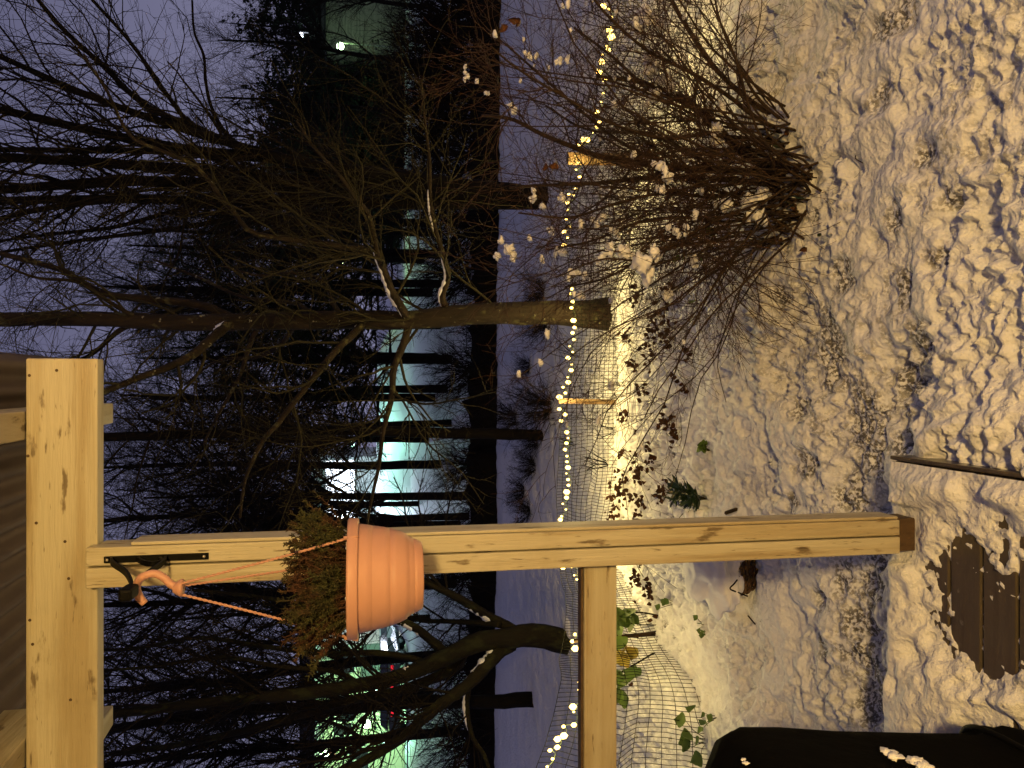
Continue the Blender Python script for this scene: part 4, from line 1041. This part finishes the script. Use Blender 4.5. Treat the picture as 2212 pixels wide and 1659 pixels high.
# ------------------------------------------------------------------ withered leaf heaps in front of the fence
wit = [(1400, 1035, 46, .16, 'large heap of withered brown leaves left of centre before the fence'), (1345, 1095, 30, .10, 'withered brown leaves beside the post at the fence foot'), (1358, 1030, 12, .07, None), (1365, 1065, 22, .08, None),
       (1420, 760, 22, .09, None), (1440, 690, 26, .10, None), (1370, 720, 14, .05, None), (1460, 725, 20, .07, None), (1385, 790, 12, .05, None), (1365, 900, 10, .05, None), (1455, 905, 16, .06, None), (1475, 930, 18, .06, None), (1410, 850, 10, .05, None), (1500, 770, 10, .05, None),
       (1425, 990, 14, .06, None), (1450, 1060, 18, .07, None), (1400, 1110, 20, .08, None), (1400, 1245, 20, .08, None), (1425, 1280, 16, .07, None), (1390, 640, 16, .07, None), (1480, 840, 9, .05, None), (1360, 975, 8, .04, None), (1460, 640, 18, .07, None)]
for (v, yi, n, sp, lb) in wit:
    g = gnd(v, yi, .05)
    o = empty('withered_leaves', lb or 'small tuft of withered brown leaves poking from the snow by the fence', 'dead leaves', (g[0], g[1], .04), None if lb else 'tufts of withered leaves')
    for k in range(n):
        q = np.array([g[0] + rng.normal(0, sp * .6), g[1] + rng.normal(0, sp * .5), 0]); q[2] = gz(q[0], q[1]) + rng.uniform(0, .03 + sp * .25)
        put_leaf(ME_BR, None, o, q, np.array(o.location), rng.uniform(.5, 1.1))
# evergreen plant left of the heap
g = gnd(1520, 1078, .05)
ev = empty('evergreen_plant', 'dark green evergreen plant with narrow glossy leaves next to the post', 'plant', (g[0], g[1], .03)); EO = np.array(ev.location)
for k in range(11):
    a = rng.uniform(0, 6.28); tip = np.array([g[0] + .11 * math.cos(a) * rng.uniform(.3, 1.1), g[1] + .09 * math.sin(a), .10 + .10 * rng.random()])
    P, R = resample([EO, (EO + tip) / 2 + [0, 0, .03], tip], [.003, .0025, .002], 8); V, F = tubes(P, R, 4); obj_np('stem', V - EO, F, M_TWIGL, ev)
    for j in range(13):
        q = P[rng.integers(3, 8)]; o = put_leaf(ME_LONG, None, ev, q + rng.normal(0, .008, 3), EO, rng.uniform(.7, 1.15)); o.rotation_euler[0] = rng.uniform(-.1, 1.2)
for (v, yi, s) in [(1480, 1130, .8), (1512, 1110, .7), (1490, 1112, .8)]:
    clump('snow_clump', gnd(v, yi, .08) - EO, .04 * s, M_SNOWC, ev, 3)
def sprig(lb, v, yi, n, me, spread, h, size, grp=None, y=None):
    g = gnd(v, yi, .03)
    o = empty('leafy_sprig', lb, 'plant', (g[0], g[1], .02), grp); off = np.array(o.location)
    for k in range(n):
        tip = off + [rng.normal(0, spread), rng.normal(0, spread * .6), h * rng.uniform(.5, 1)]
        P, R = resample([off, (off + tip) / 2 + [0, 0, .02], tip], [.0025, .002, .0015], 7); V, F = tubes(P, R, 4); obj_np('stem', V - off, F, M_TWIGL, o)
        put_leaf(me, None, o, tip, off, size * rng.uniform(.7, 1.1))
    return o
sprig('flat green leaf pair lying on the snow right of the evergreen plant', 1535, 975, 5, ME_IVY, .035, .06, .75)
sprig('two round green leaves on thin stalks behind the evergreen plant', 1490, 1096, 3, ME_IVY, .06, .16, .55)
sprig('green leafy seedling under the rail nearest the post', 1470, 1302, 4, ME_IVY, .03, .14, .55)
sprig('small leafy shoot at the left fence foot near the black cover', 1555, 1548, 5, ME_IVY, .04, .10, .55)
sprig('bright green leaf cluster beside the black grill cover', 1530, 1600, 7, ME_IVY, .06, .14, 1.0)
sprig('pale leafy shoot at the base of the vine stick', 1532, 1350, 5, ME_IVY, .035, .07, .55)

# vine with stick at the left fence
Yv = 4.55
vb = at(1495, 1368, Yv)
vine = empty('fence_vine', 'vine with green and yellow leaves climbing a brown stick at the left fence', 'vine', (vb[0], Yv, 0)); VO = np.array(vine.location)
def vst(name, lst, px0, px1, m, y=Yv, dy=0):
    P, R = traced(lst, y, px0, px1, dy, 24); V, F = tubes(P, R, 7, cap=True, rough=.06); obj_np(name, V - VO, F, m, vine)
vst('stick', [(1510, 1362), (1480, 1365), (1400, 1370), (1330, 1376), (1240, 1384)], 11, 9, M_STEM)
vst('vine_stem', [(1520, 1352), (1480, 1342), (1450, 1338), (1400, 1325), (1330, 1320), (1290, 1330)], 5, 3, M_TWIGL)
vst('vine_stem', [(1530, 1393), (1470, 1400), (1420, 1408), (1380, 1430), (1345, 1450), (1300, 1470)], 5, 3, M_TWIGL)
vst('vine_stem', [(1470, 1312), (1440, 1345), (1400, 1350), (1350, 1345)], 3, 2, M_TWIGL)
for (v, yi) in [(1350, 1322), (1358, 1338), (1365, 1330), (1375, 1345), (1345, 1345), (1350, 1358), (1380, 1328), (1335, 1335), (1362, 1350), (1372, 1318)]: put_leaf(ME_IVY, None, vine, at(v, yi, Yv - .03), VO, 1.4)
for (v, yi) in [(1350, 1410), (1360, 1420), (1372, 1408), (1355, 1430), (1340, 1425), (1380, 1416)]: put_leaf(ME_YEL, None, vine, at(v, yi, Yv - .03), VO, 1.2)
for (v, yi) in [(1375, 1455), (1385, 1462), (1350, 1470), (1358, 1478), (1340, 1460), (1345, 1500), (1360, 1508), (1335, 1512), (1340, 1488), (1330, 1450), (1352, 1395)]: put_leaf(ME_IVY, None, vine, at(v, yi, Yv - .03), VO, 1.25)
for (v, yi) in [(1370, 1482), (1410, 1345), (1380, 1372), (1430, 1415), (1460, 1340), (1440, 1405), (1420, 1335)]: put_leaf(ME_BR, None, vine, at(v, yi, Yv - .03), VO, .9, 'dead_leaf')

# small twig plants behind the fence
def stickplant(lb, v, yi, h, n):
    g = gnd(v, yi, .03); o = empty('twig_plant', lb, 'plant', (g[0], g[1], .02)); off = np.array(o.location)
    A = []
    for k in range(n):
        tip = off + [rng.normal(0, h * .28), rng.normal(0, h * .2), h * rng.uniform(.6, 1)]
        A.append(resample([off, (off + tip) / 2 + rng.normal(0, .015, 3), tip], [.0045, .0035, .002], 9))
    P = np.stack([a for a, _ in A]); R = np.stack([b for _, b in A])
    B, BR = spawn(P, R, n * 4, (.3, 1), (.05, .14), (20, 50), .7, .0015, 5, .15)
    V, F = cat_tubes([tubes(P, R, 4), tubes(B, BR, 3)]); obj_np('stems', V - off, F, M_TWIG, o)
stickplant('bare twig cluster just behind the fence left of the stake', 1322, 1003, .28, 7)
stickplant('tiny bare twig plant behind the fence beside the stake', 1250, 955, .20, 5)
stickplant('three thin bare shoots behind the fence right of the stake', 1250, 775, .30, 4)
stickplant('short bent twig standing behind the fence by the slim trunk', 1330, 928, .14, 3)

# ------------------------------------------------------------------ snow covered basket
bk = empty('wicker_basket', 'half buried wicker basket with wire handle under a cap of snow', 'basket', (MOUND[0] + .02, MOUND[1] + .03, 0)); bk.rotation_euler = (.10, -.06, .2)
nst = 26
aa = np.arange(nst) * 2 * np.pi / nst
for k in range(nst):
    V, F = tubes(np.array([(.135 * math.cos(aa[k]), .135 * math.sin(aa[k]), -.02), (.148 * math.cos(aa[k]), .148 * math.sin(aa[k]), .09), (.155 * math.cos(aa[k]), .155 * math.sin(aa[k]), .175)]), np.array([.004] * 3), 5); obj_np('upright', V, F, M_WICK, bk)
for r in range(13):
    a = np.linspace(0, 2 * np.pi, 105); rad = .137 + .0014 * r + .0045 * np.sin(a * 13 + r * np.pi)
    V, F = tubes(np.stack([rad * np.cos(a), rad * np.sin(a), .0 + r * .0135 + 0 * a], 1), np.full(105, .0062), 5); obj_np('woven_rod', V, F, M_WICK, bk)
hw = np.array([at(v, yi, MOUND[1] - .17) for v, yi in [(1593, 1252), (1585, 1262), (1577, 1272), (1595, 1280), (1615, 1288)]]) 
bk_m = Matrix.LocRotScale(bk.location, bk.rotation_euler, None).inverted()
hw = np.array([bk_m @ Vector(p) for p in hw]); V, F = tubes(*resample(hw, [.0035] * 5, 24), k=6, cap=True); obj_np('wire_handle', V, F, M_BLACK, bk)
clump('snow_cap', (-.01, .05, .185), .19, M_SNOWC, bk, 5, (1.1, 1.1, .50), amp=.30)
# twigs and stick lying on the near snow
def lying(lb, lst, px, z=.1, name='twig'):
    pts = np.array([gnd(v, yi, z) for v, yi in lst]); 
    for p in pts: p[2] = gz(p[0], p[1]) + .006
    P, R = resample(pts, [px / 2 / FPX * pts[0][1]] * len(pts), 16); V, F = tubes(P - pts[0], R, 5, cap=True)
    o = obj_np(name, V, F, M_STEM, None); o.location = pts[0]; tag(o, lb, 'twig')
lying('short curved twig lying on the snow in front of the bush', [(1835, 335), (1832, 342), (1836, 352)], 2.5, .08)
lying('thin twig lying beside the deck edge', [(2062, 996), (2080, 998), (2110, 1001), (2120, 1003)], 2.5, .1)
lying('dark stick poking from snow right of the post', [(1575, 1108), (1590, 1100)], 9, .08)
lying('small black twig on the snow under the rail', [(1618, 1330), (1625, 1340), (1636, 1348)], 3, .05)

# ------------------------------------------------------------------ far street: snow bank, houses, lamps, cars
M_GW = mat('pale_plaster', (.62, .60, .48), .8, .2, noise=[((.5, .48, .38), 2, (1, 1, 1), .4, .7, .5)])
M_WH = mat('white_plaster', (.75, .76, .78), .8, .2)
M_RF = mat('dark_roof', (.03, .03, .032), .8, .2)
M_FR = mat('window_frame_white', (.7, .7, .68), .5, .3)
M_GLASS = mat('dark_glass', (.02, .025, .03), .1, .6)
M_LIT = emat('lit_window', (.80, .88, 1.0), 8.0)
M_WARMW = emat('warm_window', (1.0, .55, .30), 1.5)
def quad(name, c, w, h, d, m, par):
    return box(name, (c[0] - w / 2, c[1] - d, c[2] - h / 2), (c[0] + w / 2, c[1], c[2] + h / 2), m, par, .0)
def window(par, x, z, w, h, m_glass):
    f = quad('window', (x, -.002, z), w, h, .08, M_FR, par)
    quad('pane', (x - w * .245, -.083, z), w * .44, h * .88, .012, m_glass, f); quad('pane', (x + w * .245, -.083, z), w * .44, h * .88, .012, m_glass, f)
def building(name, lb, x0, x1, y, h, depth, m, roof_h, wins, over=.5, m_f=None):
    o = empty(name, lb, 'house', ((x0 + x1) / 2, y, 0)); hw_ = (x1 - x0) / 2
    box('wall', (-hw_, 0, -.5), (hw_, depth, h), m, o, 0)
    bm = bmesh.new()
    pts = [(-hw_ - over, -over, h), (hw_ + over, -over, h), (hw_ + over, depth + over, h), (-hw_ - over, depth + over, h), (-hw_ - over, depth / 2, h + roof_h), (hw_ + over, depth / 2, h + roof_h)]
    vs = [bm.verts.new(p) for p in pts]
    for f in ((3, 2, 1, 0), (0, 1, 5, 4), (2, 3, 4, 5), (1, 2, 5), (3, 0, 4)): bm.faces.new([vs[i] for i in f])
    me = bpy.data.meshes.new('roof'); bm.to_mesh(me); bm.free(); rf = link('roof', me, M_RF, o)
    box('fascia', (-hw_ - over, -over - .06, h - .02), (hw_ + over, -over - .003, h + .24), m_f or M_FR, o, 0)
    for (x, z, w, hh_, g_) in wins: window(o, x - (x0 + x1) / 2, z, w, hh_, g_)
    return o
zA = lambda v, y: at(v, 800, y)[2]
YH = 48
xl = lambda yi: xat(yi, YH, 780)
bl = building('green_lit_house', 'pale low house glowing green under street lamps at the far left', xl(1760), xl(1392), YH, zA(690, YH), 9, M_GW, 1.6,
              [(xl(1425), zA(745, YH), 1.5, 1.3, M_GLASS), (xl(1530), zA(745, YH), 1.5, 1.3, M_GLASS), (xl(1585), zA(740, YH), 1.4, 1.2, M_GLASS), (xl(1640), zA(775, YH), 1.6, 1.3, M_GLASS), (xl(1617), zA(714, YH), .5, .7, M_WARMW)])
quad('garage_door', (xl(1432) - bl.location.x, -.003, 1.35), 2.3, 2.6, .05, mat('grey_door', (.12, .13, .13), .6, .3), bl)
bc = building('white_lit_house', 'white house with brilliantly lit windows seen between dark trunks', xl(1230), xl(1000), YH + 4, zA(682, YH + 4), 8, M_WH, .5,
              [(xat(1010 + 34 * k, YH + 4, 740), zA(735, YH + 4), 1.05, 2.1, M_LIT) for k in range(6)], .25)
M_DIM = mat('dull_siding', (.20, .20, .15), .8, .2, noise=[((.12, .12, .09), 1.5, (.3, 1, 6), .4, .65, .8)])
brg = building('dim_green_house', 'dim house wall lit green by one lamp at the far right', xl(140), xl(-160), YH - 2, zA(704, YH - 2), 9, M_DIM, .35,
               [], .3, M_RF)
# ploughed snow bank
bxx = np.linspace(-15, 6, 90); byy = np.linspace(36, 47.6, 40); BX, BY = np.meshgrid(bxx, byy)
BZ = -.1 + (1.75 * smooth(37, 46.5, BY) + .25 * (fbm(BX * .8, BY * .8, 3, 95) - .4)) * smooth(-15, -12, BX) * (1 - smooth(1, 6, BX))
ii = (np.arange(39)[:, None] * 90 + np.arange(89)[None]).ravel()
bk2 = obj_np('snow_bank', np.stack([BX.ravel(), BY.ravel(), BZ.ravel()], 1), np.stack([ii, ii + 1, ii + 91, ii + 90], 1), M_SNOWC); tag(bk2, 'snow bank below the lit house', kind='structure')
rdm = mat('slushy_asphalt', (.10, .10, .105), .6, .3, noise=[((.5, .5, .52), 1.2, (.2, 1, 1), .45, .6, .6)])
rd = box('road', (-80, 41.5, .06), (-15.5, 46, .13), rdm, None, 0); tag(rd, 'slushy street in front of the green lit house', kind='structure')
M_POLE = mat('lamp_pole_grey', (.10, .10, .10), .5, .4)
def street_lamp(lb, v, yi, y, color, power, glow, r=.17, light_off=(0, -.4, -.25)):
    p = at(v, yi, y); o = empty('street_lamp', lb, 'street lamp', (p[0], y, 0))
    V, F = tubes(np.array([(0.25, .15, -.2), (.25, .15, p[2] * .6), (.25, .15, p[2] + .15)]), np.array([.06, .05, .04]), 8); obj_np('pole', V, F, M_POLE, o)
    V, F = tubes(*resample([(.25, .15, p[2] + .15), (.15, .10, p[2] + .24), (0, .02, p[2] + .16)], [.035] * 3, 8), k=6); obj_np('arm', V, F, M_POLE, o)
    lathe('lamp_hood', [(.02, .22), (.10, .17), (r * 1.15, .06), (r * 1.2, .02)], M_POLE, o, 16, False).location = (0, 0, p[2])
    bm = bmesh.new(); bmesh.ops.create_uvsphere(bm, u_segments=12, v_segments=8, radius=r)
    me = bpy.data.meshes.new('lamp_globe'); bm.to_mesh(me); bm.free()
    gm = emat('street_lamp_glow', tuple(.35 + .65 * c for c in color), glow); gm.cycles.emission_sampling = 'NONE' if power else 'AUTO'
    link('lamp_globe', me, gm, o).location = (0, 0, p[2])
    if power:
        ld = bpy.data.lights.new('street_lamp_light', 'POINT'); ld.energy = power; ld.color = color; ld.shadow_soft_size = .2
        q = bpy.data.objects.new('street_lamp_light', ld); COL.objects.link(q); q.parent = o; q.location = (light_off[0], light_off[1], p[2] + light_off[2])
GREEN = (.50, 1.0, .32); TURQ = (.36, 1.0, .70); ICE = (.72, .82, 1.0)
street_lamp('green glowing street lamp before the dim house at far right', 735, 100, YH - 4.5, GREEN, 110, 30, .20)
street_lamp('high small bluish white street lamp in front of the spruces', 650, 76, 50, ICE, 40, 30, .16)
street_lamp('green glowing street lamp glimpsed through the pine right of the lichen trunk', 735, 568, 44, GREEN, 260, 12, .16)
street_lamp('brilliant white street lamp beside the lit white house', 735, 1118, 46.6, ICE, 1100, 60, .34)
street_lamp('turquoise lamp over the snow bank hidden behind branches', 760, 960, 43, TURQ, 420, 14, .15)
street_lamp('turquoise lamp over the snow bank near the hanging pot', 770, 1180, 42.5, TURQ, 420, 14, .15)
street_lamp('bright green street lamp in front of the far left house', 793, 1565, 45.5, GREEN, 420, 40, .22)
street_lamp('bright green white street lamp at the top of the far left house', 701, 1629, 45.8, GREEN, 480, 50, .24)
street_lamp('long green lamp behind the forked tree limb', 810, 1496, 45.0, TURQ, 360, 25, .18)
street_lamp('turquoise street lamp at the lower edge of the far left house', 830, 1600, 43.5, TURQ, 380, 10, .12)

M_CARP = [mat('silver_car_paint', (.35, .36, .37), .3, .5, metal=.3), mat('dark_car_paint', (.03, .035, .04), .3, .5)]
M_TYRE = mat('tyre', (.015, .015, .015), .8, .2); M_TAIL = emat('tail_light', (1.0, .03, .05), .9)
def car(lb, x, y, rz, m):
    o = empty('parked_car', lb, 'car', (x, y, .14), None, rz)
    side = [(-2.1, .35), (-2.12, .75), (-1.95, .92), (-1.55, .98), (-1.05, 1.38), (.35, 1.42), (1.05, 1.0), (1.85, .88), (2.1, .68), (2.1, .35)]
    n = len(side); V = [(a, s * .82 * (1 if b < 1.0 else .84), b) for s in (-1, 1) for a, b in side]
    F = [np.array([[i, (i + 1) % n, n + (i + 1) % n, n + i] for i in range(n)])]
    obj_np('body', np.array(V), F + [np.array([list(range(n))[::-1]]), np.array([list(range(n, 2 * n))])], m, o, smooth=False)
    for s in (-1, 1):
        obj_np('side_window', np.array([(-1.25, s * .80, 1.0), (-.95, s * .712, 1.33), (.30, s * .712, 1.36), (.85, s * .80, 1.02)]), np.array([[0, 1, 2, 3]]), M_GLASS, o, smooth=False)
        for xx in (-1.3, 1.3):
            a = np.linspace(0, 2 * np.pi, 17)[:-1]
            V, F = tubes(np.array([(xx, s * .66, .31), (xx, s * .85, .31)]), np.array([.31, .31]), 16, cap=True); w = obj_np('wheel', V, F, M_TYRE, o)
            V, F = tubes(np.array([(xx, s * .84, .31), (xx, s * .865, .31)]), np.array([.19, .17]), 12, cap=True); obj_np('rim', V, F, M_CARP[0], w)
        box('tail_light', (-2.16, s * .62 - .14, .70), (-2.085, s * .62 + .14, .84), M_TAIL, o, .01)
    obj_np('rear_window', np.array([(-1.56, -.66, 1.0), (-1.09, -.62, 1.37), (-1.09, .62, 1.37), (-1.56, .66, 1.0)]) + [-.012, 0, .012], np.array([[0, 1, 2, 3]]), M_GLASS, o, smooth=False)
car('dark parked car with red tail light on the far street', xat(1405, 43, 850), 43, math.radians(70), M_CARP[1])
car('silver parked car behind the forked tree on the far street', xat(1370, 44, 850), 44.2, math.radians(60), M_CARP[0])
car('dark parked car beside the far left house lamp', xat(1515, 43, 850), 43, math.radians(80), M_CARP[1])
